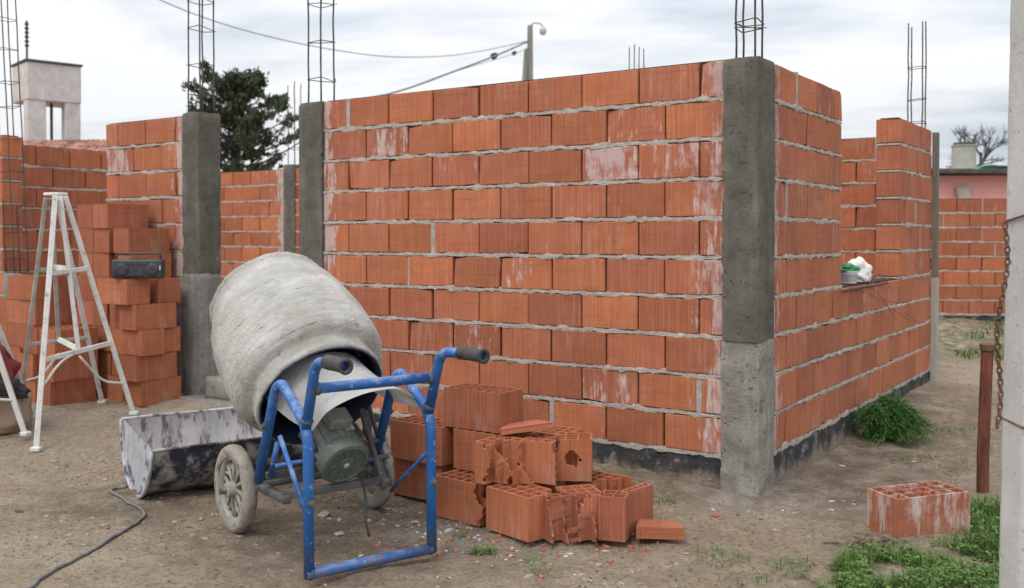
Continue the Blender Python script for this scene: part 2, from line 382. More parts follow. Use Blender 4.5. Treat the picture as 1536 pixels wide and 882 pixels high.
# ground
m, nt, b = newmat('dirt'); n = N(nt); co = n.coord('Object'); M['dirt'] = m
big = n.noise(co, 0.9, 6, 0.62, 0.2); mid = n.noise(co, 5.5, 8, 0.68); fine = n.noise(co, 45, 6, 0.75); grit = n.noise(co, 170, 3, 0.8)
col = n.mix(n.ramp(big, 0.36, 0.64), (0.470, 0.358, 0.252), (0.610, 0.492, 0.374))
col = n.mix(n.ramp(mid, 0.40, 0.70, 0, 0.65), col, (0.310, 0.236, 0.172))
col = n.mix(n.ramp(n.noise(n.mapping(co, (1, 1, 1), (7, 3, 0)), 3.1, 7, 0.7), 0.56, 0.72, 0, 0.75), col, (0.58, 0.50, 0.41))
col = n.mix(n.ramp(fine, 0.50, 0.63, 0, 0.8), col, (0.185, 0.143, 0.108))
col = n.mix(n.ramp(n.noise(n.mapping(co, (1, 1, 1), (3, 8, 1)), 26, 5, 0.75), 0.55, 0.66, 0, 0.7), col, (0.62, 0.54, 0.45))
col = n.mix(n.ramp(grit, 0.62, 0.70, 0, 0.6), col, (0.46, 0.42, 0.37))
at = n.node('ShaderNodeAttribute', attribute_name='zone'); sep = n.node('ShaderNodeSeparateColor'); n.link(at.outputs['Color'], sep.inputs[0])
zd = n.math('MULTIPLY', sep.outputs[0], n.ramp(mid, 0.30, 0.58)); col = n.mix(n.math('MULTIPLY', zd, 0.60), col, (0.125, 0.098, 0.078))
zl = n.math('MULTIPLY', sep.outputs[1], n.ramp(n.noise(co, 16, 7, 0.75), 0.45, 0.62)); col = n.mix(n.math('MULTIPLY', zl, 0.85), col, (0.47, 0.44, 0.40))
zg = n.math('MULTIPLY', sep.outputs[2], n.ramp(n.noise(co, 7, 7, 0.75), 0.42, 0.56)); col = n.mix(n.math('MULTIPLY', zg, 0.8), col, (0.095, 0.115, 0.038))
n.link(col, b.inputs['Base Color']); b.inputs['Roughness'].default_value = 0.95; b.inputs['Specular IOR Level'].default_value = 0.15
h = n.math('ADD', n.math('MULTIPLY', mid, 3.0), n.math('ADD', n.math('MULTIPLY', fine, 1.5), n.math('MULTIPLY', grit, 0.5)))
n.link(n.bump(h, 1.0, 0.026), b.inputs['Normal'])

# ------------------------------------------------------------------ camera and frame of the house
H = 1.28
cam = bpy.data.cameras.new('camera'); co_ = bpy.data.objects.new('camera', cam); C.objects.link(co_)
cam.lens = 35; cam.sensor_width = 36; cam.shift_y = -0.0384; cam.clip_end = 2000; cam.clip_start = 0.05
co_.location = (0, 0, H); co_.rotation_euler = (R(89.0), 0, 0)
cam.dof.use_dof = True; cam.dof.focus_distance = 4.4; cam.dof.aperture_fstop = 3.2
sc.camera = co_

TH = R(-33.77)
U = Vector((math.cos(TH), math.sin(TH), 0)); V = Vector((-math.sin(TH), math.cos(TH), 0))
P0 = Vector((0.780, 5.084, 0))
def sr(s, r, z=0.0):
    p = P0+U*s+V*r; return Vector((p.x, p.y, z))

def gz(x, y, fine=True):
    b = (0.14*sstep(5.0, 6.9, y))*sstep(0.2, -1.6, x) + (0.115*sstep(5.2, 9.0, y))*(1-sstep(0.2, -1.6, x))
    b += 0.022*sstep(1.0, 0.0, math.hypot(x-1.75, y-4.2)/0.7)
    if fine:
        k = sstep(40, 12, math.hypot(x, y))
        b += k*(0.022*fbm(x*0.9, y*0.9, 3.1, 3)+0.017*fbm(x*4.2, y*4.2, 1.7, 5)+.0055*nz(x*16, y*16, 2.2)-.012*max(0, fbm(x*2.2+y*.9, y*.9-x*.2, 8, 3)))
    return b
def gp(x, y, dz=0.0): return Vector((x, y, gz(x, y)+dz))

# ground: one sheet to the horizon, finer near the camera
def axis_lines(lo, hi, step, far):
    a = []; t = lo
    while t <= hi+1e-6: a.append(t); t += step
    s = step; t = hi
    while t < far: s *= 1.28; t += s; a.append(t)
    s = step; t = lo; pre = []
    while t > -far: s *= 1.28; t -= s; pre.append(t)
    return pre[::-1]+a
xs = axis_lines(-4.6, 4.6, 0.034, 900); ys = axis_lines(3.0, 9.2, 0.034, 900)
gv = []; gc = []
cb = sr(0.42, 0.1)
for y in ys:
    for x in xs:
        z = gz(x, y)
        rel = Vector((x, y, 0))-P0; s = rel.dot(U); r = rel.dot(V)
        dk = lt = gr = 0.0
        if 2 < y < 16:
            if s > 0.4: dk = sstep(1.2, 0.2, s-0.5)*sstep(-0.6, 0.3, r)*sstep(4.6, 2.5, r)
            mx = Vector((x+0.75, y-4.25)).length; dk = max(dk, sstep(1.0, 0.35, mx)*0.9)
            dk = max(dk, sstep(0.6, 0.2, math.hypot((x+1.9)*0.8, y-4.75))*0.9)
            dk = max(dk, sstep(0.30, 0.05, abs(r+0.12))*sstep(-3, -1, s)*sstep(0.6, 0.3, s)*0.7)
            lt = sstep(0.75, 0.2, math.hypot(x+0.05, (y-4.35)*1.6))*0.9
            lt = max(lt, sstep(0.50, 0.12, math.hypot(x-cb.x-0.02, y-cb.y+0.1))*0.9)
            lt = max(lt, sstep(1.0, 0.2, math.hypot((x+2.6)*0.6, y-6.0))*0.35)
            gr = sstep(0.8, 0.3, math.hypot((x-1.75)/1.2, (y-3.72)/0.75))*0.7
            if x > 2.5: gr = max(gr, sstep(9.0, 10.2, y)*0.9)
            z += .07*sstep(-.45, -.05, r)*sstep(.30, -.1, s)*sstep(-3.2, -2.2, s)*(1+.5*fbm(x*4, y*4, 7, 3))
            z += .018*sstep(1.0, .5, s)*sstep(.3, 1.0, r)*sstep(4.3, 3.6, r)*(1+.8*fbm(x*5, y*5, 2, 3))
            z += 0.02*sstep(0.45, 0.1, math.hypot(x-cb.x, y-cb.y))
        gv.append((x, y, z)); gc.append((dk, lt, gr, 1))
W_ = len(xs)
gf = [(j*W_+i, j*W_+i+1, (j+1)*W_+i+1, (j+1)*W_+i) for j in range(len(ys)-1) for i in range(W_-1)]
gme = bpy.data.meshes.new('ground'); gme.from_pydata(gv, [], gf)
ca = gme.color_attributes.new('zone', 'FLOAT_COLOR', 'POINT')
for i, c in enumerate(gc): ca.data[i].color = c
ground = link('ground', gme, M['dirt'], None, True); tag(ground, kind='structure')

# ------------------------------------------------------------------ brick walls
CH, PITCH, BT = 0.1965, 0.339, 0.18
BH = 0.1753
def brick_box(buf, x0, x1, y0, y1, z0, z1, rnd, col, eff, ch=0.004):
    jx = [rnd.uniform(-.0015, .0015) for _ in range(4)]
    yf = y0+rnd.uniform(-.003, .003); tw = rnd.uniform(-.002, .002)
    # rings: bevelled outline in plan at 4 heights
    uo = rnd.uniform(0, 40); vo = rnd.uniform(0, 40)
    chip = (rnd.choice((0, 3)), rnd.choice((0, 1)), rnd.uniform(.008, .03), rnd.uniform(.012, .04), rnd.uniform(.006, .03)) if rnd.random() < .30 else None
    xm1, xm2 = x0+(x1-x0)*.36, x0+(x1-x0)*.68
    plan = [(x0+ch, 0), (xm1, 0), (xm2, 0), (x1-ch, 0), (x1, ch), (x1, 1-ch), (x1-ch, 1), (x0+ch, 1), (x0, 1-ch), (x0, ch)]
    NP = len(plan); CF = lambda x: (col[0], col[1], eff(x), 1)
    def P(i, ins, z):
        x, yy = plan[i]
        y = (yf+tw*(1 if x > (x0+x1)/2 else -1)) + (ch if yy == ch else (0 if yy == 0 else (y1-yf if yy == 1 else y1-yf-ch)))
        cx, cy = (x0+x1)/2, (y0+y1)/2
        if ins:
            x += ch*(1 if x < cx else -1)*0.8; y += ch*(1 if y < cy else -1)*0.8
        return (x, y, z)
    zs = [(z0+jx[0], True), (z0+ch, False), (z1-ch, False), (z1+jx[1], True)]
    P_ = P
    def P(i, ins, z, lv=-1):
        x, y, z = P_(i, ins, z)
        if chip and lv >= 0 and (lv < 2) == (chip[0] < 2):
            lim = (3, 4) if chip[1] else (0, 9)
            if i in lim:
                k = 1.0 if lv in (0, 3) else 0.45
                y += chip[2]*k*(1 if i in (0, 3) else .3); x += chip[3]*k*(-1 if chip[1] else 1)*.5; z += chip[4]*k*(1 if chip[0] == 0 else -1)*.6
        return (x, y, z)
    acc = [0]
    for i in range(NP):
        a, b_ = P(i, False, 0), P((i+1) % NP, False, 0); acc.append(acc[-1]+math.hypot(a[0]-b_[0], a[1]-b_[1]))
    for k in range(3):
        (za, ia), (zb, ib) = zs[k], zs[k+1]
        for i in range(NP):
            j = (i+1) % NP; ci, cj = CF(plan[i][0]), CF(plan[j][0])
            buf.face([P(i, ia, za, k), P(j, ia, za, k), P(j, ib, zb, k+1), P(i, ib, zb, k+1)],
                     [(uo+acc[i], vo+za), (uo+acc[i+1], vo+za), (uo+acc[i+1], vo+zb), (uo+acc[i], vo+zb)], [ci, cj, cj, ci])
    buf.face([P(i, True, zs[3][0], 3) for i in range(NP)], [(uo+P(i, True, 0)[0], vo+P(i, True, 0)[1]) for i in range(NP)], CF((x0+x1)/2))
    buf.face([P(i, True, zs[0][0], 0) for i in range(NP-1, -1, -1)], [(uo+P(i, True, 0)[0], vo+P(i, True, 0)[1]) for i in range(NP-1, -1, -1)], CF((x0+x1)/2))

def bed_strip(bm, x0, x1, yface, z, seed, both=None, h0=0.0125, step=0.012, sgn=1, amp=1.0):
    nst = max(2, int((x1-x0)/step)); prev = None
    for i in range(nst+1):
        x = x0+(x1-x0)*i/nst
        hu = h0*(0.75+0.9*max(-0.5, fbm(x*9, seed, 0, 4))) + 0.006*amp*max(0, fbm(x*26, seed+9, 0, 3))+0.005*amp*max(0, nz(x*70, seed+2)-.25)
        hd = h0*(0.75+0.9*max(-0.5, fbm(x*8, seed+31, 0, 4))) + 0.009*amp*max(0, fbm(x*20, seed+19, 0, 3))+0.012*amp*max(0, nz(x*31, seed+5)-.4)
        out = 0.0005+0.0055*amp*fbm(x*15, seed+57, 0, 5)
        row = []
        for (zz, oo) in ((-hd, -0.012), (-hd*0.8, min(out*0.6, out)), (-hd*0.1, out+0.002*nz(x*40, seed)), (hu*0.8, out*0.7), (hu, -0.012)):
            row.append(bm.verts.new((x, yface-sgn*oo, z+zz)))
        if prev:
            for k in range(4): bm.faces.new((prev[k], row[k], row[k+1], prev[k+1]))
        prev = row

def build_wall(name, label, origin, rz, rows, z0, spans, joint, seed, mat, zf=-0.15, bloom=None, eff_cols=(), filled=(), base_spans=None, mort='mortar', detail=1.0, foundation=True, pitch=PITCH, T=BT, ch=CH, bh=BH, ragged=False):
    """spans(row)->list of (t0,t1); joint(row)->phase of the head joints"""
    rnd = random.Random(seed)
    root = thing(name, label, 'wall', origin, rz)
    buf = Buf(); bm = bmesh.new(); core = bmesh.new()
    for r_ in range(rows):
        zb = z0+r_*ch+0.0105; zt = zb+bh
        for (t0, t1) in spans(r_):
            ph = joint(r_); k = math.floor((t0-ph)/pitch); a = ph+k*pitch
            while a < t1-0.002:
                x0, x1 = max(a, t0), min(a+pitch, t1)
                if x1-x0 > 0.02:
                    g = rnd.uniform(0.0022, 0.0048) if rnd.random() < .75 else rnd.uniform(.005, .009)
                    e0 = 0.0; jit = rnd.uniform(.65, 1.15); wj = rnd.uniform(.75, 1.5)
                    if rnd.random() < 0.04: e0 = max(e0, 0.28)
                    eff = lambda x, e0=e0, jit=jit, wj=wj: min(1, max([e0]+[st_*jit*sstep(wd*wj, wd*wj*.35, abs(x-ec)) for (ec, wd, st_) in eff_cols]+[bst*sstep(bw, bw*.3, abs(x-bx)) for (br, bx, bw, bst) in (bloom or ()) if br == r_]))
                    col = (rnd.random(), rnd.random())
                    f0 = any(abs(x0-fx) < 0.09 and r_ == fr for (fr, fx) in filled); f1 = any(abs(x1-fx) < 0.09 and r_ == fr for (fr, fx) in filled)
                    xa = x0+g+(0.010 if f0 else 0); xb = x1-g-(0.010 if f1 else 0)
                    # split the brick where the stain changes, so one brick can be part stained
                    brick_box(buf, xa, xb, rnd.uniform(-.002, .002), T-rnd.uniform(0, .002), zb+rnd.uniform(-.001, .001), zt+rnd.uniform(-.0015, .0015), rnd, col, eff)
                    if f1 or rnd.random() < 0.02:
                        add_box(bm, (x1+0.001, T/2, (zb+zt)/2), (0.03 if f1 else 0.014, T-0.006, bh+0.012))
                a += pitch
            # recessed core, near black: shade in the gaps is put into its colour
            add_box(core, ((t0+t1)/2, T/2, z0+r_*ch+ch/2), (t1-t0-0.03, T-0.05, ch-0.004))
            sd = seed*13.1+r_*3.7
            z = z0+r_*ch
            bed_strip(bm, t0, t1, 0.0, z, sd, sgn=1, step=0.012/detail, h0=0.018 if r_ == 0 else 0.0130, amp=1.9)
            bed_strip(bm, t0, t1, T, z, sd+5, sgn=-1, step=0.03)
            add_box(bm, ((t0+t1)/2, T/2, z), (t1-t0-0.004, T-0.006, 0.014))
    obj('brickwork_core', core, M['gap_shade'], root)
    link('brickwork', buf.mesh('brickwork'), mat, root)
    obj('mortar', bm, M[mort], root)
    if foundation:
        fb = bmesh.new()
        bs = base_spans or spans(0)
        for (t0, t1) in bs:
            nx = max(4, int((t1-t0)/0.05)); nzv = 5; prev = None
            for i in range(nx+1):
                x = t0+(t1-t0)*i/nx; row = []
                for k in range(nzv+1):
                    z = zf+(z0-0.012-zf)*k/nzv
                    row.append(fb.verts.new((x, 0.002-0.008*fbm(x*6, z*8, seed, 3)-0.02*sstep(0.06, 0.0, z)*max(0, fbm(x*4, seed, 2, 3)), z)))
                row.append(fb.verts.new((x, T-0.003, z0-0.012))); row.append(fb.verts.new((x, T-0.003, zf)))
                if prev:
                    for k in range(len(row)-1): fb.faces.new((prev[k], row[k], row[k+1], prev[k+1]))
                else: first = row
                prev = row
            fb.faces.new(first); fb.faces.new(prev[::-1])
        obj('foundation', fb, M['bitumen'], root)
    return root

M['gap_shade'] = mat_simple('gap_shade', (0.035, 0.016, 0.012), (0.06, 0.026, 0.018), 9, 0.95, 0.2)  # near-black core colour standing in for shade between the bricks
Z0 = 0.195
evenodd = lambda r_: (0.0 if r_ % 2 == 0 else 0.188)          # row 0 is the lowest course
build_wall('brick_wall', 'tall long orange brick wall with fresh mortar, the one standing right behind the mixer', P0, TH, 10, Z0,
           lambda r_: [(-2.40, 0.335)], evenodd, 11, M['brick'],
           eff_cols=((0.33, 0.18, 0.74), (-2.40, 0.12, 0.78)), bloom=((7, -.33, .26, .75), (7, .05, .16, .45), (8, -1.84, .24, .6), (6, -.4, .2, .3), (4, -.9, .2, .35), (2, -1.2, .3, .35), (1, -.3, .3, .4)),
           filled=((9, -2.18), (5, -1.50), (1, 0.19), (8, -2.37), (0, -0.68)), base_spans=[(-2.42, 0.335)])
CORN = sr(0.4954, 0)
def right_spans(r_):
    if r_ < 4: return [(0.185, 4.04)]
    return [(0.185, 1.42), (2.965, 4.04)]
build_wall('brick_wall', 'brick wall with a window gap running away to the right of the corner column', CORN, TH+PI/2, 10, Z0, right_spans,
           lambda r_: 0.24 if r_ % 2 else 0.08, 23, M['brick'], eff_cols=((0.19, 0.15, 0.78),),
           filled=((9, .58), (6, .42), (5, 1.26), (3, .42), (1, .42), (5, 3.6), (6, 3.45)))
build_wall('brick_wall', 'short brick wall with a window gap left of the doorway, behind the stacked bricks', P0, TH, 10, Z0,
           lambda r_: [(-7.1, -3.77)] if r_ < 4 else [(-7.1, -6.18), (-4.714, -3.77)],
           lambda r_: -4.90 if r_ % 2 else -4.714, 37, M['brick'], eff_cols=((-3.77, 0.14, 1.0),), bloom=((8, -4.60, .22, .8),), detail=0.6)
build_wall('brick_wall', 'dark shaded brick wall running back behind the window gap at the left', sr(-6.72, 0.19), TH+PI/2, 10, Z0-0.02,
           lambda r_: [(0, 2.1)], lambda r_: 0.1 if r_ % 2 else -0.07, 41, M['brick_far'], detail=0.5)
build_wall('brick_wall', 'back wall of the house, seen through the doorway and the window gap', sr(0, 4.15), TH, 10, Z0-0.02,
           lambda r_: [(-10.2, -7.16), (-6.96, 0.31)], lambda r_: 0.03 if r_ % 2 else -0.14, 53, M['brick_far'], eff_cols=((-7.16, 0.14, 1.0),),
           filled=((9, .03), (8, -7.3), (6, -7.3), (4, -7.3)), detail=0.4)
build_wall('brick_wall', 'low separate brick boundary wall far back at the right', (4.9, 13.55, 0), R(-4), 8, 0.235,
           lambda r_: [(0, 3.4)], lambda r_: 0.10 if r_ % 2 else -0.07, 61, M['brick_far'], filled=((6, 1.46),), detail=0.4, zf=-0.1)

# ------------------------------------------------------------------ concrete columns with rebar
def col_mesh(x0, x1, y0, y1, z0, z1, seed, amp=0.006, dz=0.02, spill=0.0, topround=True, spill_sides=(1, 1, 1, 1)):
    bm = bmesh.new(); nzv = max(3, int((z1-z0)/dz)); rings = []; per = 9
    for k in range(nzv+1):
        z = z0+(z1-z0)*k/nzv; ring = []
        ins = 0.006*sstep(z1-0.02, z1, z) if topround else 0
        c = []
        sp = [spill*spill_sides[i]*(0.2*fbm(z*7, seed+i*7, 0, 3)+0.35*fbm(z*28, seed+i*7, 4, 3)) for i in range(4)]
        xa, xb, ya, yb = x0+ins-sp[0], x1-ins+sp[1], y0+ins, y1-ins+sp[2]
        cn = [(xa, ya), (xb, ya), (xb, yb), (xa, yb)]
        for s in range(4):
            (ax, ay), (bx, by) = cn[s], cn[(s+1) % 4]
            L = math.hypot(bx-ax, by-ay) or 1; nxn, nyn = (by-ay)/L, -(bx-ax)/L
            for i in range(per):
                t = i/per; x, y = ax+(bx-ax)*t, ay+(by-ay)*t
                d = amp*fbm(x*9+seed, y*9, z*9, 4)
                if i == 0: d -= 0.004+0.004*max(0, nz(z*30, seed))
                ring.append(bm.verts.new((x+nxn*d, y+nyn*d, z+(0.006*fbm(x*20, y*20, seed) if k == nzv else 0))))
        rings.append(ring)
    n_ = per*4
    for a, b_ in zip(rings, rings[1:]):
        for i in range(n_): bm.faces.new((a[i], a[(i+1) % n_], b_[(i+1) % n_], b_[i]))
    bm.faces.new(rings[-1]); bm.faces.new(rings[0][::-1])
    return bm

def add_rebar(root, cx, cy, half, z0, z1, rings_z, mat, rad=0.0055, lean=(0, 0), seed=0, half_y=None):
    rnd = random.Random(seed); hy = half_y or half
    L = lambda z: (cx+lean[0]*(z-z0), cy+lean[1]*(z-z0))
    for sx_ in (-1, 1):
        for sy_ in (-1, 1):
            bm = bmesh.new(); pts = []; top = z1+rnd.uniform(-0.06, 0.04)
            for k in range(9):
                z = z0+(top-z0)*k/8; x, y = L(z)
                pts.append((x+sx_*half+rnd.uniform(-.003, .003)*min(1, k), y+sy_*hy+rnd.uniform(-.003, .003)*min(1, k), z))
            add_tube(bm, pts, rad, 8); obj('rod', bm, mat, root, True)
    for z in rings_z:
        x, y = L(z); a = half+rad*1.6; b_ = hy+rad*1.6; t = [rnd.uniform(-.014, .014) for _ in range(4)]
        p = [(x-a, y-b_, z+t[0]), (x+a, y-b_, z+t[1]), (x+a, y+b_, z+t[2]), (x-a, y+b_, z+t[3])]
        ring = []
        for i in range(4):
            A, B = Vector(p[i]), Vector(p[(i+1) % 4])
            ring += [A.lerp(B, 0.08), A.lerp(B, 0.5), A.lerp(B, 0.92)]
        bm = bmesh.new(); add_tube(bm, ring, 0.003, 6, closed=True)
        q = Vector(p[rnd.randrange(4)]); add_tube(bm, [q, q+Vector((rnd.uniform(-.03, .03), rnd.uniform(-.03, .03), rnd.uniform(.0, .02)))], 0.0025, 5)
        obj('stirrup', bm, mat, root, True)

cor = thing('concrete_column', 'grey concrete corner column where the two tall walls meet, dark above and pale below', 'column', sr(0.405, 0.10), TH)
obj('lower_pour', col_mesh(-0.094, 0.104, -0.116, 0.098, -0.05, 0.775, 5, amp=0.010, spill=0.012), M['conc_light'], cor, autosmooth=38)
tag(obj('upper_pour', col_mesh(-0.088, 0.098, -0.120, 0.108, 0.772, 2.152, 8, amp=0.007, spill=0.022, spill_sides=(1.3, 0, .6, 0)), M['conc_dark'], cor, autosmooth=38))
cor.children[0]['label'] = 'pale rough lower half of the column'; cor.children[1]['label'] = 'dark fresh upper half of the column'
add_rebar(cor, 0.005, -0.01, 0.048, 2.13, 3.1, (2.31, 2.345, 2.60, 2.86), M['rebar'], seed=3)

dl = thing('concrete_column', 'dark concrete column at the right jamb of the doorway, at the left end of the tall wall', 'column', sr(-2.505, 0.09), TH)
obj('lower_pour', col_mesh(-0.105, 0.105, -0.098, 0.098, -0.05, 0.90, 15, spill=0.01), M['conc_grey'], dl, autosmooth=38)
obj('upper_pour', col_mesh(-0.105, 0.108, -0.103, 0.10, 0.898, 2.155, 16, spill=0.022, spill_sides=(0, 1.2, 0, 0)), M['conc_dark'], dl, autosmooth=38)
add_rebar(dl, 0.0, 0.0, 0.058, 2.13, 3.3, (2.31, 2.56, 2.80, 3.04), M['rebar_green'], seed=5)

dj = thing('concrete_column', 'concrete column at the left jamb of the doorway, beside the stacked bricks', 'column', sr(-3.70, 0.09), TH)
obj('lower_pour', col_mesh(-0.10, 0.098, -0.103, 0.098, -0.02, 1.02, 25, amp=0.008, spill=0.006), M['conc_grey'], dj, autosmooth=38)
obj('upper_pour', col_mesh(-0.097, 0.094, -0.100, 0.096, 1.018, 2.175, 26, spill=0.014, spill_sides=(1, 0, 0, 0)), M['conc_dark'], dj, autosmooth=38)
add_rebar(dj, 0.0, 0.0, 0.062, 2.15, 3.35, (2.30, 2.52, 2.78, 2.98, 3.2), M['rebar_green'], seed=6)

fj = thing('concrete_column', 'unfinished column left of the window gap, bare leaning steel cage above a concrete stub', 'column', sr(-6.07, 0.09), TH)
obj('lower_pour', col_mesh(-0.105, 0.10, -0.10, 0.095, -0.02, 0.975, 35, amp=0.01), M['conc_grey'], fj, autosmooth=38)
add_rebar(fj, -0.01, -0.02, 0.062, 0.95, 3.4, (1.10, 1.32, 1.55, 1.62, 1.85, 2.12, 2.40, 2.62, 2.9, 3.15), M['rebar'], lean=(-0.07, 0.0), seed=7)

bj = thing('concrete_column', 'dark concrete column in the back wall, seen at the right of the doorway view', 'column', sr(-7.06, 4.24), TH)
obj('shaft', col_mesh(-0.10, 0.10, -0.10, 0.10, -0.02, 2.19, 45, spill=0.01), M['conc_dark'], bj, autosmooth=38)
add_rebar(bj, 0, 0, 0.055, 2.17, 3.22, (2.4, 2.8), M['rebar'], seed=8)
bc = thing('rebar_cage', 'steel rods sticking up far behind the tall wall, left of the corner column', 'rebar cage', sr(-2.29, 4.24, 0.0), TH)
add_rebar(bc, 0, 0, 0.052, 1.2, 3.17, (1.7, 2.2, 2.5), M['rebar'], seed=9)
rc = thing('rebar_cage', 'steel cage standing up at the far end of the right wall, beside the timber batten', 'rebar cage', sr(0.40, 3.93, 0.0), TH)
add_rebar(rc, 0, 0, 0.055, 1.9, 3.02, (2.22, 2.40, 2.66), M['rebar'], seed=10, half_y=0.06)

bt = thing('timber_batten', 'upright grey timber batten at the far end of the right wall, darker at its top', 'batten', sr(0.525, 4.05, 0.0), TH)
bm = bmesh.new(); add_box(bm, (0, 0, 0.42), (0.055, 0.055, 1.06), bevel=0.004); obj('lower_board', bm, M['batten'], bt)
bm = bmesh.new(); add_box(bm, (0.0, 0.0, 1.545), (0.048, 0.05, 1.185), bevel=0.004); tag(obj('upper_board', bm, M['batten_dark'], bt), 'dark upper board of the batten')

# concrete step under the doorway
st = thing('door_step', 'pale concrete doorstep between the two doorway columns', 'step', sr(-3.1, 0.0, 0), TH)
bm = col_mesh(-0.62, 0.52, -0.16, 0.26, -0.1, 0.155, 71, amp=0.02, dz=0.03); obj('slab', bm, M['conc_light'], st, True)
bm = col_mesh(-0.40, -0.02, -0.06, 0.10, 0.15, 0.30, 73, amp=0.012, dz=0.03); obj('curb', bm, M['conc_light'], st, True)

# ------------------------------------------------------------------ loose hollow bricks
def hollow_mesh(name, L=.33, W=.18, HH=.184, nx=6, ny=3, seed=0, cut=None, cut2=None, dent=None, eff=0.0, val=None, sub=10):
    rnd = random.Random(seed)
    sh, wb = 0.010, 0.0065
    def lines(Lx, k, a):
        cell = (Lx-2*sh-(k-1)*wb)/k; out = [a]; x = a+sh; out.append(x); solid = [True]
        for i in range(k):
            x += cell; out.append(x); solid.append(False)
            x += (wb if i < k-1 else sh); out.append(x); solid.append(True)
        return out, solid
    X, sxl = lines(L, nx, -L/2); Y, syl = lines(W, ny, -W/2)
    # split solid corner handling: a cell is solid when either its column or its row is a wall
    brk = bool(cut or cut2 or dent); nzv = 15 if brk else 1
    if brk:                                            # finer grid along the brick, so that breaks can be ragged
        X2, s2 = [X[0]], []
        for i in range(len(X)-1):
            m_ = max(1, round((X[i+1]-X[i])/.012))
            for k in range(1, m_+1): X2.append(X[i]+(X[i+1]-X[i])*k/m_); s2.append(sxl[i])
        X, sxl = X2, s2
    Zs = [HH*i/nzv for i in range(nzv+1)]
    bm = bmesh.new(); vd = {}
    cuts = [(Vector(c_[0]), Vector(c_[1]).normalized(), c_[2]) for c_ in (cut, cut2) if c_]
    def fld(p):                                        # > 0 where the clay has broken away
        m_ = -1.0
        for (c0, no, amp) in cuts:
            d = (p-c0).dot(no); q_ = p*14
            m_ = max(m_, d - amp*(1.1*nz(q_.y*.8+seed*3.3, q_.z*.7, seed)+.55*nz(q_.y*2.3, q_.z*2.1, seed+4)))
        if dent:
            d = (p-Vector(dent[0])); m_ = max(m_, dent[1]*(1+.45*nz(p.x*40, p.z*40, seed))-d.length)
        return m_
    def vv(i, j, k):
        key = (i, j, k)
        if key not in vd: vd[key] = bm.verts.new((X[i], Y[j], Zs[k]))
        return vd[key]
    nX, nY = len(X)-1, len(Y)-1
    sol = {}
    for i in range(nX):
        for j in range(nY):
            if not (sxl[i] or syl[j]): continue
            for k in range(nzv):
                p = Vector(((X[i]+X[i+1])/2, (Y[j]+Y[j+1])/2, (Zs[k]+Zs[k+1])/2))
                if not brk or fld(p) <= 0: sol[(i, j, k)] = 1
    for (i, j, k) in sol:
        for (di, dj, dk, q4) in ((-1, 0, 0, ((i, j+1, k), (i, j, k), (i, j, k+1), (i, j+1, k+1))), (1, 0, 0, ((i+1, j, k), (i+1, j+1, k), (i+1, j+1, k+1), (i+1, j, k+1))),
                                 (0, -1, 0, ((i, j, k), (i+1, j, k), (i+1, j, k+1), (i, j, k+1))), (0, 1, 0, ((i+1, j+1, k), (i, j+1, k), (i, j+1, k+1), (i+1, j+1, k+1))),
                                 (0, 0, -1, ((i, j, k), (i, j+1, k), (i+1, j+1, k), (i+1, j, k))), (0, 0, 1, ((i, j, k+1), (i+1, j, k+1), (i+1, j+1, k+1), (i, j+1, k+1)))):
            if (i+di, j+dj, k+dk) not in sol:
                try: bm.faces.new([vv(*t_) for t_ in q4])
                except ValueError: pass
    if brk:
        near = [v for v in bm.verts if fld(v.co) > -.016 and .004 < v.co.z < HH-.004]
        for it in range(3): bmesh.ops.smooth_vert(bm, verts=near, factor=.5, use_axis_x=True, use_axis_y=False, use_axis_z=True)
        for v in near: v.co += Vector((nz(*(v.co*90)), 0, nz(*(v.co*80+Vector((3, 3, 3))))))*.0025
    for v in bm.verts:
        q = v.co*6; v.co += Vector((nz(q.x, q.y, q.z+seed), nz(q.x+5, q.y, q.z+seed), 0))*0.0015
    bmesh.ops.recalc_face_normals(bm, faces=bm.faces[:])
    me = bpy.data.meshes.new(name)
    uvl = bm.loops.layers.uv.new('UVMap'); cl = bm.loops.layers.float_color.new('bcol')
    uo, vo = rnd.uniform(0, 30), rnd.uniform(0, 30); col = (rnd.random(), rnd.random() if val is None else val, eff, 1)
    for f in bm.faces:
        nn = f.normal
        for l in f.loops:
            p = l.vert.co
            if abs(nn.z) > 0.7: uv = (uo+p.x*0.3, vo+p.y)
            elif abs(nn.x) > abs(nn.y): uv = (uo+p.y+3, vo+p.z)
            else: uv = (uo+p.x, vo+p.z)
            l[uvl].uv = uv; l[cl] = col
    bm.to_mesh(me); bm.free(); me.materials.append(M['brick'])
    return me

full = [hollow_mesh('hollow_brick', seed=i) for i in range(4)]
full_s = [hollow_mesh('hollow_brick', HH=.172, seed=10+i) for i in range(4)]
PA = math.atan2(-0.6, 0.8)          # the heap lies along this line
PX, PY = Vector((0.8, -0.6, 0)), Vector((0.6, 0.8, 0))
def loose(me, x, y, z, rz, label, group=None, tilt=(0, 0), cat='brick', name='hollow_brick', mat=None):
    o = bpy.data.objects.new(name, me); C.objects.link(o)
    o.location = (x, y, z); o.rotation_euler = (tilt[0], tilt[1], rz)
    return tag(o, label, cat, group)
def corner_place(me, px, py, L, W, z, rz, *a, **k):
    """px,py: front-left bottom corner of the brick; along x local L, back y local W"""
    c = Vector((px, py, 0))+Matrix.Rotation(rz, 3, 'Z') @ Vector((L/2, W/2, 0))
    return loose(me, c.x, c.y, z, rz, *a, **k)
HP = 'heap of loose hollow bricks'
g0 = lambda x, y: gz(x, y, False)+0.0
Zb = 0.012
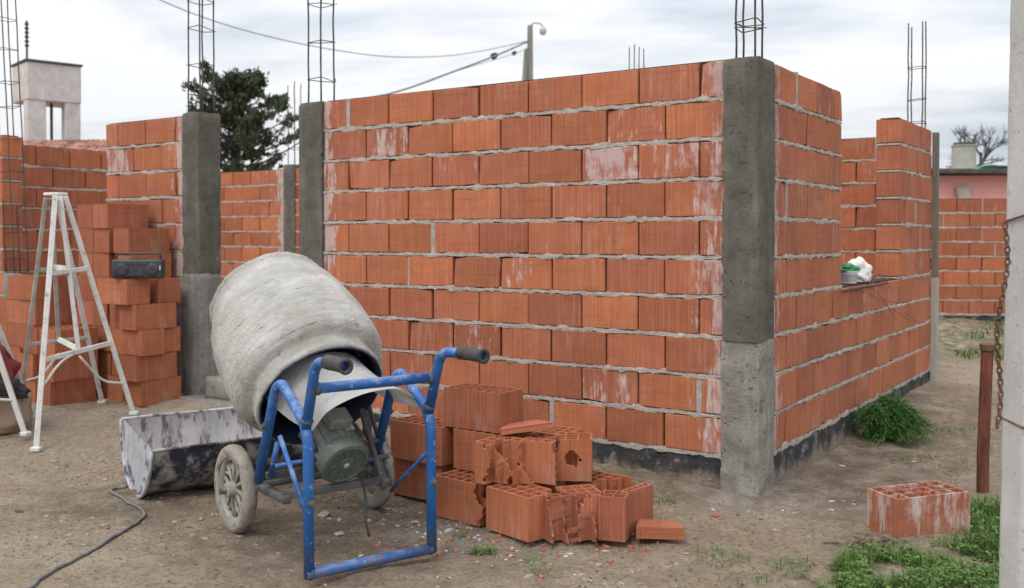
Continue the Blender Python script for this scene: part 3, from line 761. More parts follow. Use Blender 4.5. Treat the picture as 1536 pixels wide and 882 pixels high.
# ground layer
corner_place(full[0], -0.595, 4.92, .33, .18, Zb, PA-0.02, 'whole brick at the bottom left of the heap, under the long brick', HP)
corner_place(full[1], -0.42, 4.98, .33, .18, Zb, PA+0.03, 'whole brick at the bottom back of the heap, hidden under the second layer', HP)
corner_place(full[2], -0.12, 4.80, .33, .18, Zb, PA+0.02, 'whole brick buried in the back middle of the heap', HP)
me = hollow_mesh('hollow_brick', seed=21, cut=((0.10, 0, .09), (1, 0.15, 0.12), 0.035))
corner_place(me, -0.355, 4.52, .33, .18, Zb, PA-0.06, 'broken brick with ragged end, front left of the heap beside the blue leg', HP)
me = hollow_mesh('hollow_brick', L=.27, seed=22, nx=5, cut=((0.128, 0.05, .09), (1, 0.8, 0.1), 0.02))
corner_place(me, -0.112, 4.315, .27, .18, Zb, PA-0.20, 'big block with holed top, frontmost in the middle of the heap', HP)
me = hollow_mesh('hollow_brick', L=.20, seed=23, nx=4, cut=((0.03, -0.03, .09), (1, -0.4, 0.22), 0.04), cut2=((-0.05, 0, .09), (-1, 0.3, .2), 0.02))
corner_place(me, 0.11, 4.22, .20, .18, Zb, PA-0.5, 'split thin brick piece standing between the front block and the channel piece', HP)
me = hollow_mesh('hollow_brick', L=.20, seed=24, nx=4, cut=((-0.035, 0.0, .09), (-1, -0.25, -0.25), 0.03), dent=((-0.04, -.09, .17), 0.055))
corner_place(me, 0.20, 4.13, .20, .18, Zb, PA+0.92, 'broken brick with an open channel in its face, left of the L shaped piece', HP)
# L shaped remnant: two arms
bmL = hollow_mesh('hollow_brick', L=.115, W=.12, seed=25, nx=2, ny=2)
t = thing('hollow_brick', 'L shaped broken brick standing at the right front end of the heap', 'brick', (0.435, 4.19, Zb), R(-18), HP)
o = link('block_half', bmL, None, t)
bmS = hollow_mesh('shell_wall', L=.20, W=.045, seed=26, nx=5, ny=1)
o = link('shell_wall', bmS, None, t); o.location = (0.065, 0.13, 0.0); o.rotation_euler = (0, 0, R(66))
me = hollow_mesh('hollow_brick', L=.26, seed=27, nx=5, cut=((0.09, 0, .09), (1, -0.5, 0.15), 0.03))
corner_place(me, 0.24, 4.50, .26, .18, Zb, PA-0.05, 'brick with holed top behind the L shaped piece, at the right back of the heap', HP)
# second layer
z2 = Zb+.186
corner_place(full[3], -0.60, 4.885, .335, .18, z2, PA+0.01, 'long whole brick in the middle layer, left end of the heap behind the blue frame', HP)
corner_place(full[0], -0.275, 4.66, .33, .18, z2, PA-0.03, 'whole brick in the middle layer directly under the topmost brick', HP)
me = hollow_mesh('hollow_brick', L=.22, W=.18, seed=31, nx=4, cut=((0.02, -0.02, .09), (1, -0.75, 0.25), 0.05))
corner_place(me, -0.165, 4.37, .22, .18, z2, PA+0.02, 'jagged brick piece below the topmost brick, facing the camera in the middle layer', HP)
me = hollow_mesh('hollow_brick', L=.20, W=.18, seed=32, nx=4, cut=((0.045, 0, .09), (1, 0.3, 0.12), 0.03))
corner_place(me, 0.035, 4.41, .20, .18, z2, PA+0.15, 'broken upright brick with holed top in the centre of the middle layer', HP)
me = hollow_mesh('hollow_brick', L=.18, W=.17, seed=33, nx=3, ny=3, dent=((0.0, -.088, .10), 0.035), cut=((-0.07, 0, .09), (-1, 0.2, 0.2), 0.02))
corner_place(me, 0.175, 4.41, .18, .17, z2, PA+0.55, 'broken brick with a punched hole in its face, right end of the middle layer', HP)
me = hollow_mesh('hollow_brick', L=.30, seed=34, cut=((0.12, 0, .09), (1, 0, .1), 0.02))
corner_place(me, 0.03, 4.74, .30, .18, z2-0.02, PA+0.10, 'brick lying under the loose shard at the back of the heap', HP)
# top
corner_place(full[2], -0.325, 4.72, .34, .18, z2+.186, PA+0.02, 'topmost whole brick crowning the heap', HP)
def shard(name, L, W, T, seed, cells):
    me = hollow_mesh(name, L=W, W=T, HH=L, nx=cells, ny=1, seed=seed, cut=((0, 0, L*0.9), (0.5, 0, 1), 0.02), sub=10)
    return me
me = shard('brick_shard', .24, .12, .028, 41, 3)
def lay(o, a):
    a = Vector(a).normalized(); x = Vector((0, 0, 1)).cross(a).normalized(); y = a.cross(x)
    o.rotation_euler = Matrix((x, y, a)).transposed().to_euler()
o = loose(me, -0.045, 4.53, z2+.203, R(8), 'flat brick shard lying across the heap, right of the topmost brick', 'brick shards', (0, 0), 'brick shard', 'brick_shard'); lay(o, (1, -.1, .16))
me = shard('brick_shard', .20, .12, .05, 42, 3)
o = loose(me, 0.535, 4.22, 0.04, R(-8), 'pale curved brick shard on the dirt at the right foot of the heap', 'brick shards', (R(90), 0), 'brick shard', 'brick_shard')
lay(o, (1, -.22, .03))
# lone brick in the grass
me = hollow_mesh('hollow_brick', L=.37, W=.20, HH=.185, seed=51, eff=0.46, val=0.4)
me.materials.clear(); me.materials.append(M['brick_old'])
corner_place(me, 1.615, 4.15, .37, .20, 0.0, R(17), 'weathered single red brick with mortar crust, lying in the grass at the right', tilt=(0, R(-1)))

# the neat stack at the left
ST = 'bricks stacked by the left wall'
ORD = ['bottom', 'second', 'third', 'fourth', 'fifth', 'sixth', 'seventh', 'top']
rs_ = random.Random(5)
def stack_brick(s, r, k, along, label, zbase=0.13):
    """s,r = right-hand front corner (max s, min r); along 'v' = long side runs back, 'u' = long side runs left"""
    a, b_ = (.18, .33) if along == 'v' else (.33, .18)
    p = sr(s-a/2, r+b_/2)
    rz = TH+(PI/2 if along == 'v' else 0)+rs_.uniform(-.03, .03)
    return loose(rs_.choice(full_s), p.x, p.y, zbase+k*0.1735, rz, label, ST)
front_right = [(-3.66, -.46, 'v'), (-3.655, -.50, 'v'), (-3.63, -.47, 'u'), (-3.67, -.49, 'v'), (-3.70, -.53, 'u')]
for k, (s, r, al) in enumerate(front_right):
    stack_brick(s, r, k, al, 'brick %s from the bottom of the right hand pillar under the radio' % ('at the foot' if k == 0 else ORD[k]) if k else 'brick at the foot of the right hand pillar under the radio')
stack_brick(-3.70, -.285, 2, 'u', 'brick behind the middle of the pillar under the radio, touching the doorway column')
stack_brick(-3.70, -.29, 4, 'u', 'brick hidden behind the brick that carries the radio')
for k in range(8):
    for c in range(3):
        if k == 7 and c == 0: continue
        if k == 6 and c == 0: pass
        s = -3.915-c*.186+rs_.uniform(-.012, .012)
        if k == 7: s -= 0.0
        if k in (5, 6) and c == 0: s += .06
        r = -.40+rs_.uniform(-.015, .015)
        stack_brick(s, r, k, 'v', 'brick in the %s layer of the tall back stack, %s column from the radio' % (ORD[k] if k else 'bottom', ('nearest', 'middle', 'farthest')[c]))
for k in range(3):
    for c in range(2):
        s = -4.12-c*.19+rs_.uniform(-.015, .015)
        stack_brick(s, -.82+rs_.uniform(-.02, .02), k, 'v', 'brick in the %s layer of the low block behind the ladder, %s side' % (ORD[k], ('right', 'left')[c]))
for k in range(5):
    for c in range(3):
        if k == 4 and c == 2: continue
        s = -4.66-c*.19+rs_.uniform(-.012, .012)
        stack_brick(s, -.62+rs_.uniform(-.02, .02), k, 'v', 'brick in the %s layer of the stack at the left picture edge, %s column' % (ORD[k], ('right', 'middle', 'left')[c]))

# radio on the pillar
rp = sr(-3.70, -.44)
rad = thing('radio', 'black portable radio cassette player sitting on a brick of the left stack', 'radio', (rp.x, rp.y, 0.13+5*.1735+0.0), R(4))
bm = bmesh.new(); add_box(bm, (0, 0, 0.069), (0.335, 0.10, 0.130), bevel=0.016, seg=3); obj('body', bm, M['radio'], rad, autosmooth=40)
bm = bmesh.new(); add_tube(bm, fillet([(-.145, 0, .125), (-.145, 0, .172), (.145, 0, .172), (.145, 0, .125)], .02), .007, 8); obj('handle', bm, M['radio'], rad, True)
for sx_ in (-1, 1):
    bm = bmesh.new(); add_lathe(bm, [(0, .052), (.02, .056), (.045, .053), (.047, .050), (.047, .045)], (sx_*.105, 0, .062), (0, -1, 0), 20); obj('speaker', bm, M['radio_grey'], rad, True)
bm = bmesh.new(); add_box(bm, (0, -.051, .05), (.09, .006, .06), bevel=.002); obj('cassette_door', bm, M['radio_grey'], rad)
bm = bmesh.new(); add_box(bm, (0, -.051, .105), (.15, .004, .018), bevel=.001); obj('dial', bm, M['radio_grey'], rad)
bm = bmesh.new(); add_box(bm, (.155, -.0505, .075), (.008, .004, .03), bevel=.001); obj('badge', bm, M['silver'], rad)
for i, x in enumerate((-.05, -.03, -.01, .01, .03, .05)):
    bm = bmesh.new(); add_box(bm, (x, -.02, .136), (.014, .02, .008), bevel=.002); obj('button', bm, M['radio_grey'], rad)

# ------------------------------------------------------------------ cement mixer
MX = thing('cement_mixer', 'electric cement mixer with a cement crusted drum on a blue tube frame with two wheels', 'cement mixer', (-0.935, 4.50, 0.0), math.atan2(.6, .8))
def q(s, f, z): return Vector((s, -f, z))
TR = 0.0205
def side(sgn):
    s = -.356 if sgn < 0 else .178
    bm = bmesh.new()
    pts = fillet([q(s, .783, .02), q(s, .778, .57), q(s, .55, .715), q(s, .49, .69), q(s, .31, .285)], .075, 6)
    add_tube(bm, pts, TR, 14); obj('side_frame', bm, M['blue'], MX, True)
    fo = 1.06 if sgn < 0 else 1.10; dsp = 0.0 if sgn < 0 else 0.02
    bm = bmesh.new()
    pts = fillet([q(s, .755, .555), q(s+dsp*.3, .845, .828), q(s+dsp, fo, .835)], .055, 6)
    add_tube(bm, pts, TR*.97, 14); ha = obj('handle', bm, M['blue'], MX, True)
    bm = bmesh.new()
    a, b_ = q(s+dsp*.5, fo-.125, .836), q(s+dsp, fo+.02, .834)
    d = (b_-a).normalized(); L = (b_-a).length
    add_lathe(bm, [(.0215, 0), (.0265, .002), (.0265, L*.3), (.025, L*.33), (.0255, L-.008), (.029, L-.004), (.029, L), (.017, L), (.015, L-.03), (0, L-.032)], a, d, 20)
    obj('grip', bm, M['rubber'], ha, True)
for sg in (-1, 1): side(sg)
bm = bmesh.new(); add_tube(bm, [q(-.335, .815, .725), q(.16, .80, .722)], .020, 14); obj('crossbar', bm, M['blue'], MX, True)
bm = bmesh.new(); add_tube(bm, [q(-.37, .783, .035), q(.195, .779, .028)], .021, 14); obj('foot_bar', bm, M['blue'], MX, True)
bm = bmesh.new(); add_tube(bm, [q(-.345, .50, .50), q(-.33, .705, .235)], .010, 8); obj('brace', bm, M['blue'], MX, True)
bm = bmesh.new(); add_tube(bm, [q(.17, .47, .20), q(.178, .775, .43)], .008, 8); obj('brace', bm, M['blue'], MX, True)
def bolt(p, ax_, r_=.011, parent=None):
    bm = bmesh.new(); add_lathe(bm, [(0, .010), (r_*.8, .010), (r_, .007), (r_, 0), (r_*1.5, -.001), (r_*1.5, -.004), (0, -.004)], p, ax_, 6); obj('bolt', bm, M['black_steel'], parent or MX)
for sg, s_ in ((-1, -.356), (1, .178)):
    bolt(q(s_-sg*.0, .805, .30), (0, -1, 0)); bolt(q(s_+sg*.021, .42, .53), (sg, 0, 0))
for pt, ax_ in ((q(-.335, .813, .725), (1, 0, 0)), (q(.158, .80, .722), (1, 0, 0)), (q(-.352, .783, .036), (1, 0, 0)), (q(.174, .779, .030), (1, 0, 0)), (q(-.356, .765, .60), (0, -.3, 1)), (q(.178, .765, .60), (0, -.3, 1))):
    bm = bmesh.new(); add_lathe(bm, [(.019, -.012), (.0245, -.006), (.026, 0), (.0245, .006), (.019, .012)], pt, ax_, 18, lambda a, h, r: .0022*nz(a*5, h*90, pt.x*9)); obj('weld', bm, M['weld'], MX, True)
# base: axle, rails, cross members
bm = bmesh.new(); add_tube(bm, [q(-.40, 0, .19), q(.40, 0, .19)], .016, 12); obj('axle', bm, M['black_steel'], MX, True)
for s in (-.30, .15):
    bm = bmesh.new(); add_box(bm, q(s, .22, .235), (.035, .50, .035), bevel=.003)
    if s > 0: add_tube(bm, [q(s+.12, .05, .22), q(s+.10, .12, .42), q(s+.13, .03, .62)], .022, 10)
    obj('drum_yoke', bm, M['black_steel'], MX, autosmooth=50)
bm = bmesh.new(); add_box(bm, q(-.075, .44, .245), (.48, .03, .03), bevel=.002); obj('cross_member', bm, M['black_steel'], MX)
bm = bmesh.new(); add_box(bm, q(-.075, .30, .30), (.48, .03, .03), bevel=.002); obj('cross_member', bm, M['black_steel'], MX)
bm = bmesh.new()
add_tube(bm, [q(.10, .34, .54), q(.155, .44, .20)], .014, 8); add_tube(bm, [q(.16, .30, .54), q(.215, .40, .20)], .010, 8)
for z, f in ((.40, .385), (.33, .41)): add_tube(bm, [q(.02, f, z), q(.20, f-.02, z)], .012, 8)
obj('motor_bracket', bm, M['black_steel'], MX, autosmooth=50)
bm = bmesh.new(); add_tube(bm, [q(-.30, .31, .30), q(-.28, .33, .44)], .012, 8); add_tube(bm, [q(-.32, .40, .36), q(-.10, .42, .37)], .010, 8); obj('tie_rod', bm, M['blue'], MX, True)
# drum
AX = Vector((0, -.82, -.572)); MO = q(-.055, .265, .607)
prof = [(.262, -.035), (.266, 0.0), (.272, .014), (.281, .012), (.285, -.002), (.281, -.02), (.277, -.040), (.277, -.056), (.284, -.066), (.306, -.072), (.325, -.086), (.338, -.11), (.345, -.15), (.349, -.21),
        (.348, -.29), (.343, -.37), (.333, -.44), (.317, -.51), (.297, -.575), (.279, -.62), (.276, -.635), (.282, -.645), (.282, -.655), (.272, -.662), (.18, -.685), (.0, -.695)]
P2 = []
for i in range(len(prof)-1):
    (r0, h0), (r1, h1) = prof[i], prof[i+1]; m_ = max(1, int(math.hypot(r1-r0, h1-h0)/.022))
    for k in range(m_): P2.append((r0+(r1-r0)*k/m_, h0+(h1-h0)*k/m_))
P2.append(prof[-1])
def djit(a, h, r): return (0.006*sstep(-.13, -.05, h)*(abs(nz(math.cos(a)*14, math.sin(a)*14, h*30))+.6*nz(math.cos(a)*30, math.sin(a)*30, h*60))+0.006*fbm(math.cos(a)*2.2, math.sin(a)*2.2, h*7, 4)+0.0035*nz(math.cos(a)*9, math.sin(a)*9, h*24))*min(1, r/.2)
bm = bmesh.new(); seg = 96; add_lathe(bm, P2, MO, AX, seg, djit)
uvl = bm.loops.layers.uv.new('UVMap'); bx_, by_, bz_ = basis(AX)
for f in bm.faces:
    cA = None
    for l in f.loops:
        d = l.vert.co-MO; a = math.atan2(d.dot(by_), d.dot(bx_)); 
        if cA is None: cA = a
        if a-cA > PI: a -= 2*PI
        if a-cA < -PI: a += 2*PI
        l[uvl].uv = (a/(2*PI)*2.1, d.dot(bz_))
obj('drum', bm, M['drum'], MX, True)
drum_o = MX.children[-1]
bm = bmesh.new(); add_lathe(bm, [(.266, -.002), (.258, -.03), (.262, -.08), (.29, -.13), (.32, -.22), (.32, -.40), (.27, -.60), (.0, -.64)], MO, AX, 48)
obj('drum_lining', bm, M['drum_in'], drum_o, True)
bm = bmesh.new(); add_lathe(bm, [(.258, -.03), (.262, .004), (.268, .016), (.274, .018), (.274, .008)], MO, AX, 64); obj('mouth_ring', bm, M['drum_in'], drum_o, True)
for k in range(3):
    bm = bmesh.new(); a = 0.4+k*2*PI/3; dr = (bx_*math.cos(a)+by_*math.sin(a))
    add_tube(bm, [MO-bz_*.12+dr*.24, MO-bz_*.40+dr*.20], .012, 6); obj('paddle', bm, M['drum_in'], drum_o, True)
# chute sheet
bk = [q(-.27, .185, .60), q(-.215, .27, .735), q(-.06, .345, .795), q(.10, .30, .755), q(.175, .215, .62)]
fr = [q(-.205, .50, .505), q(-.165, .585, .60), q(-.045, .675, .665), (q(.10, .70, .665)), q(.215, .665, .575)]
rb, rf = catmull(bk, 6), catmull(fr, 6); bm = bmesh.new(); prev = None
for j in range(9):
    t = j/8; row = []
    for i in range(len(rb)):
        p = rb[i].lerp(rf[i], t); p.z -= 0.02*math.sin(PI*t); p.z += .003*nz(p.x*9, p.y*9)
        row.append(bm.verts.new(p))
    if prev:
        for i in range(len(row)-1): bm.faces.new((prev[i], prev[i+1], row[i+1], row[i]))
    prev = row
bmesh.ops.solidify(bm, geom=bm.faces[:], thickness=0.005)
obj('chute', bm, M['chute'], MX, autosmooth=50)
# motor
mf = q(-.055, .50, .345); ma = Vector((0, -.86, -.51)).normalized()
bm = bmesh.new()
add_lathe(bm, [(0, -.25), (.07, -.25), (.092, -.235), (.092, -.06)], mf, ma, 36)
for k in range(18):
    a = 2*PI*k/18; x_, y_, z_ = basis(ma); d = x_*math.cos(a)+y_*math.sin(a)
    rot = Matrix((d, z_.cross(d), z_)).transposed()
    add_box(bm, mf+d*.096-z_*.15, (.014, .005, .16), rot)
obj('motor_body', bm, M['motor'], MX, autosmooth=40)
mo = MX.children[-1]
bm = bmesh.new(); add_lathe(bm, [(.092, -.07), (.106, -.065), (.108, -.02), (.100, -.004), (.085, 0), (.082, -.006), (.035, -.006), (.032, 0), (.012, .002), (0, .002)], mf, ma, 40)
obj('fan_cover', bm, M['motor_face'], mo, autosmooth=40)
for k in range(10):
    bm = bmesh.new(); a = 2*PI*k/10; x_, y_, z_ = basis(ma); d = x_*math.cos(a)+y_*math.sin(a); rot = Matrix((d, z_.cross(d), z_)).transposed()
    add_box(bm, mf+d*.059-z_*.003, (.036, .008, .006), rot, bevel=.001); obj('grille_bar', bm, M['motor_face'], mo)
bm = bmesh.new(); add_lathe(bm, [(0, .004), (.010, .004), (.014, .001), (.014, -.004)], mf, ma, 16); obj('hub_cap', bm, M['silver'], mo, True)
bm = bmesh.new(); x_, y_, z_ = basis(ma)
add_box(bm, mf+y_*.115-z_*.16, (.10, .05, .09), Matrix((x_, y_, z_)).transposed(), bevel=.006); obj('terminal_box', bm, M['motor'], mo)
bm = bmesh.new(); add_box(bm, mf+y_*.088+x_*.045-z_*.14, (.045, .004, .05), Matrix((x_, y_, z_)).transposed()); obj('rating_plate', bm, M['silver'], mo)
for sx_ in (-1, 1):
    bm = bmesh.new(); add_lathe(bm, [(0, -.20), (.024, -.20), (.024, -.10), (.018, -.095), (0, -.095)], mf+x_*sx_*.112+y_*.02, ma, 16); obj('capacitor', bm, M['black_steel'], mo, autosmooth=40)
bm = bmesh.new(); add_tube(bm, catmull([mf+Vector((.09, 0.05, -.05)), mf+Vector((.11, .04, -.16)), mf+Vector((.10, .02, -.25)), mf+Vector((.11, .01, -.315))], 6), .006, 8); obj('power_lead', bm, M['rubber'], MX, True)
# wheels
def wheel(s):
    w = bmesh.new(); seg = 48; o = q(s, 0, .19); R_ = .19
    add_lathe(w, [(.138, -.024), (.150, -.029), (.172, -.030), (.185, -.023), (.190, -.010), (.190, .010), (.185, .023), (.172, .030), (.150, .029), (.138, .024), (.138, -.024)], o, (1, 0, 0), seg,
              lambda a, h, r: .0022*fbm(math.cos(a)*4, math.sin(a)*4, h*30+s, 3))
    wh = obj('wheel', w, M['tyre'], MX, True)
    r_ = bmesh.new(); add_lathe(r_, [(.140, -.020), (.126, -.020), (.121, 0), (.126, .020), (.140, .020)], o, (1, 0, 0), seg); obj('rim', r_, M['spoke'], wh, True)
    h_ = bmesh.new(); add_lathe(h_, [(0, -.05), (.014, -.05), (.016, -.042), (.030, -.040), (.034, -.03), (.034, .03), (.030, .040), (.016, .042), (.014, .05), (0, .05)], o, (1, 0, 0), 24); obj('hub', h_, M['spoke'], wh, autosmooth=40)
    for k in range(10):
        a = 2*PI*k/10+.1; b_ = bmesh.new()
        d0 = Vector((0, math.cos(a-.28), math.sin(a-.28))); d1 = Vector((0, math.cos(a+.02), math.sin(a+.02))); d2 = Vector((0, math.cos(a+.14), math.sin(a+.14)))
        add_tube(b_, [o+d1*.030, o+d1*.075, o+d2*.122], [.010, .008, .009], 6)
        add_tube(b_, [o+d1*.075, o+d0*.122], [.007, .007], 6)
        obj('spoke', b_, M['spoke'], wh, True)
for s in (-.332, .332): wheel(s)
bm = bmesh.new(); add_lathe(bm, [(0, .052), (.012, .052), (.013, .046), (.013, .03)], q(-.335, 0, .19), (-1, 0, 0), 6); obj('axle_nut', bm, M['rust'], MX)

# ------------------------------------------------------------------ half-drum trough
ang = R(34)
tro = thing('mixing_trough', 'half of a steel drum used as a mortar trough, white cement inside and black outside', 'trough', (-1.87, 4.93, 0.0), ang)
Rr, TL = .30, .86
tilt = R(6)
def arc(u, r): a = PI+u*PI+tilt*-1; return Vector((0, r*math.cos(a), r*math.sin(a)))
def shellmesh(r, u0=0, u1=1, n_=28, L0=-.0, L1=TL, nl=12, dent=.006):
    bm = bmesh.new(); prev = None
    for j in range(nl+1):
        x = L0+(L1-L0)*j/nl; row = []
        for i in range(n_+1):
            u = u0+(u1-u0)*i/n_; p = arc(u, r+dent*fbm(x*5, u*5, 2, 3)); row.append(bm.verts.new((x, -p.y, p.z+.30)))
        if prev:
            for i in range(n_): bm.faces.new((prev[i], prev[i+1], row[i+1], row[i]))
        prev = row
    return bm
obj('outer_shell', shellmesh(Rr), M['trough_out'], tro, True)
obj('inner_shell', shellmesh(Rr-.006), M['trough_in'], tro, True)
for x in (0.012, TL-.012):
    bm = bmesh.new()
    pts = [arc(i/28, Rr-.002) for i in range(29)]
    for off in (-.003, .003):
        bm.faces.new([bm.verts.new((x+off, -p.y, p.z+.30)) for p in pts])
    obj('end_plate', bm, M['trough_end'], tro)
for u in (0, 1):
    bm = bmesh.new(); pts = []
    for j in range(13):
        x = TL*j/12; p = arc(u, Rr+.006*fbm(x*5, u*5, 2, 3)); pts.append((x, -p.y, p.z+.302))
    add_tube(bm, pts, .008, 8); obj('rolled_edge', bm, M['trough_out'] if u else M['trough_end'], tro, True)
bm = bmesh.new(); add_tube(bm, [(0, -arc(i/24, Rr+.004).y, arc(i/24, Rr+.004).z+.30) for i in range(25)], .009, 8); obj('end_rim', bm, M['trough_end'], tro, True)

# ------------------------------------------------------------------ ladder
lad_o = Vector((-2.80, 6.22, 0))
lad = thing('step_ladder', 'whole white painted folding step ladder standing in front of the brick stack', 'step ladder', lad_o, 0, 'white step ladders')
gl = lambda x, y: Vector((x, y, gz(x, y)))-lad_o
Bf, Cf, Df, Af = gl(-2.735, 5.70), gl(-2.46, 6.46), gl(-2.83, 6.86), gl(-3.19, 6.42)
tB, tC, tD, tA = Vector((-.005, -.10, 1.535)), Vector((.025, -.03, 1.535)), Vector((-.075, .075, 1.525)), Vector((-.12, .02, 1.525))
def rail(a, b_, mat, w=.033, t=.022, name='rail'):
    bm = bmesh.new(); d = (b_-a); z = d.normalized(); x = z.cross(Vector((.5, -.8, 0))).normalized(); y = z.cross(x)
    add_box(bm, (a+b_)/2, (w, t, d.length), Matrix((x, y, z)).transposed(), bevel=.003)
    return obj(name, bm, mat, lad)
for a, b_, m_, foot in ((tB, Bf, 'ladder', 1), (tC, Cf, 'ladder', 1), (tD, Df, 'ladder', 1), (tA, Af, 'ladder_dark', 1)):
    rl = rail(a, b_, M[m_], .030 if m_ == 'ladder' else .024)
    bm = bmesh.new(); add_box(bm, b_+Vector((0, 0, .012)), (.055, .045, .028), bevel=.006); obj('foot', bm, M['ladder'], rl)
mid1 = lambda t: (tB.lerp(Bf, t)+tC.lerp(Cf, t))/2
mid2 = lambda t: (tA.lerp(Af, t)+tD.lerp(Df, t))/2
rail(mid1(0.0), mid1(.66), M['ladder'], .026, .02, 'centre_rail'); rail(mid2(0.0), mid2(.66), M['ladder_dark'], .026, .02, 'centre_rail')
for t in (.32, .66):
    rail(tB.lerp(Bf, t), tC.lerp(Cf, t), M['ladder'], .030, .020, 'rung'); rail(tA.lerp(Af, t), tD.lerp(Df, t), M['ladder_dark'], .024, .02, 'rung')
    rail(mid1(t)+Vector((0, 0, .012)), mid2(t)+Vector((0, 0, .012)), M['ladder'], .034, .022, 'spreader')
bm = bmesh.new(); add_box(bm, (-.045, -.010, 1.548), (.125, .085, .020), Matrix.Rotation(R(-25), 3, 'Z'), bevel=.005); obj('cap_board', bm, M['ladder'], lad)
for a, b_, sg in ((tB.lerp(Bf, .77), mid1(.66), .04), (mid1(.68), tC.lerp(Cf, .85), -.06), (tA.lerp(Af, .83), mid2(.72), -.05)):
    mm = (a+b_)/2+Vector((0, 0, sg)); bm = bmesh.new(); add_tube(bm, catmull([a, mm, b_], 6), .008, 8); obj('stay_rod', bm, M['ladder'], lad, True)
l2 = dup(lad, (-3.29, 5.79, -0.02), R(-22))
l2['label'] = 'single foot of a second white ladder at the left picture edge, rest out of frame'

# sack and cloth at the left edge
sk = gp(-3.02, 6.02)
bm = bmesh.new(); bmesh.ops.create_icosphere(bm, subdivisions=4, radius=1)
for v in bm.verts:
    d = v.co.copy(); e = 0.55
    d = Vector([math.copysign(abs(c)**e, c) for c in d]); d *= 1+.10*fbm(*(v.co*2.3), 3)
    v.co = Vector((d.x*.24, d.y*.16, max(-.0, d.z*.15+.15)+.0))
o = obj('cement_sack', bm, M['paper'], None, True); o.location = (-3.21, 6.07, gz(-3.1, 6.05)-.01); o.rotation_euler = (0, 0, R(25)); tag(o, 'brown paper cement sack on the ground at the left picture edge', 'sack')
bm = bmesh.new(); bmesh.ops.create_icosphere(bm, subdivisions=4, radius=1)
for v in bm.verts:
    d = v.co.copy(); d *= 1+.30*fbm(*(v.co*2.0), 4)
    v.co = Vector((d.x*.20, d.y*.15, max(-.4, d.z)*.17))
o = obj('jacket', bm, M['redcloth'], None, True); o.location = (-3.25, 6.08, gz(-3.1, 6.05)+.36); tag(o, 'crumpled dark red jacket thrown on the paper sack', 'jacket')
bm = bmesh.new(); bmesh.ops.create_icosphere(bm, subdivisions=4, radius=1)
for v in bm.verts:
    d = v.co.copy(); d *= 1+.28*fbm(*(v.co*2.4), 4)
    v.co = Vector((d.x*.17, d.y*.12, max(-.5, d.z)*.07))
o = obj('dark_rag', bm, M['darkcloth'], None, True); o.location = (-3.11, 5.99, gz(-3.1, 6.05)+.30); o.rotation_euler = (0, R(18), R(20)); tag(o, 'black rag hanging between the sack and the red jacket', 'rag')

# cable on the dirt
def gpix(px, py, z=0.0):                      # a point of the ground under a picture position, measured once to lay the cable
    d = (H-z)*1493/(py-356); return (px-768)/1493*d, d
pts = []
for px, py in ((30, 905), (58, 876), (85, 856), (125, 836), (160, 815), (195, 795), (214, 778), (208, 766), (190, 757), (172, 748), (164, 741), (172, 737), (188, 737)):
    x, y = gpix(px, py); pts.append(gp(x, y, .009))
bm = bmesh.new(); cs = catmull(pts, 8)
for p in cs: p.z = gz(p.x, p.y)+.008
add_tube(bm, cs, .0072, 8); tag(obj('power_cable', bm, M['cable'], None, True), 'grey electric cable curling over the dirt at the lower left', 'cable')

# ------------------------------------------------------------------ window sill bits
def onsill(r, s=0.41): return sr(s, r, Z0+4*CH+.008)
p = onsill(1.80, .44)
tb = thing('plastic_tub', 'small pale blue tub with a grey front standing on the window sill', 'tub', p, TH+.3)
bm = bmesh.new(); add_lathe(bm, [(0, 0), (.044, 0), (.052, .07), (.055, .07), (.055, .078), (.050, .078), (.046, .01), (0, .01)], (0, 0, 0), (0, 0, 1), 24); obj('tub_body', bm, M['tub'], tb, autosmooth=40)
bm = bmesh.new(); add_lathe(bm, [(.0475, .012), (.0530, .056)], (0, 0, 0), (0, 0, 1), 24); obj('paper_band', bm, M['tin'], tb, True)
def bundle(name, sx_, sy_, sz_, seed, mat, loc, label, cat, fr_=1.8, am=.35):
    bm = bmesh.new(); bmesh.ops.create_icosphere(bm, subdivisions=4, radius=1)
    for v in bm.verts:
        d = v.co.copy(); d *= 1+am*fbm(d.x*fr_+seed, d.y*fr_, d.z*fr_, 4); v.co = Vector((d.x*sx_, d.y*sy_, max(-.55, d.z)*sz_))
    o = obj(name, bm, mat, None, True); o.location = loc; o.rotation_euler = (0, 0, TH+1.2); return tag(o, label, cat)
bundle('plastic_bag', .13, .07, .095, 3, M['bag_white'], onsill(2.10, .41)+Vector((0, 0, .05)), 'crumpled white plastic bag on the window sill behind the tub', 'bag')
bundle('green_wrapper', .085, .055, .032, 8, M['bag_green'], onsill(1.82, .43)+Vector((0, 0, .090)), 'shiny green wrapper lying on top of the pale tub', 'wrapper')
rw = random.Random(3); bm = bmesh.new()
base = sr(.50, 1.75, .965)
for k in range(7):
    a0 = base+U*.005+V*rw.uniform(-.2, .3); e = a0+V*rw.uniform(.15, 1.6)+U*rw.uniform(.02, .14)+Vector((0, 0, rw.uniform(-.42, .03)))
    mm = (a0+e)/2+Vector((rw.uniform(-.05, .05), rw.uniform(-.05, .05), rw.uniform(-.02, .14))); add_tube(bm, catmull([a0, mm, e], 6), .0015, 5)
a0 = sr(.42, 1.45, .98); add_tube(bm, catmull([a0, a0+Vector((-.01, 0, .2)), a0+V*.1+Vector((0, 0, .36)), a0+V*.5+Vector((0, 0, .52))], 6), .0025, 5)
a0 = sr(.515, 1.40, .955); add_tube(bm, [a0, a0+V*1.1+Vector((0, 0, .012))], .006, 6)
tag(obj('binding_wire', bm, M['wire'], None, True), 'tangle of dark binding wire trailing from the window sill', 'wire')

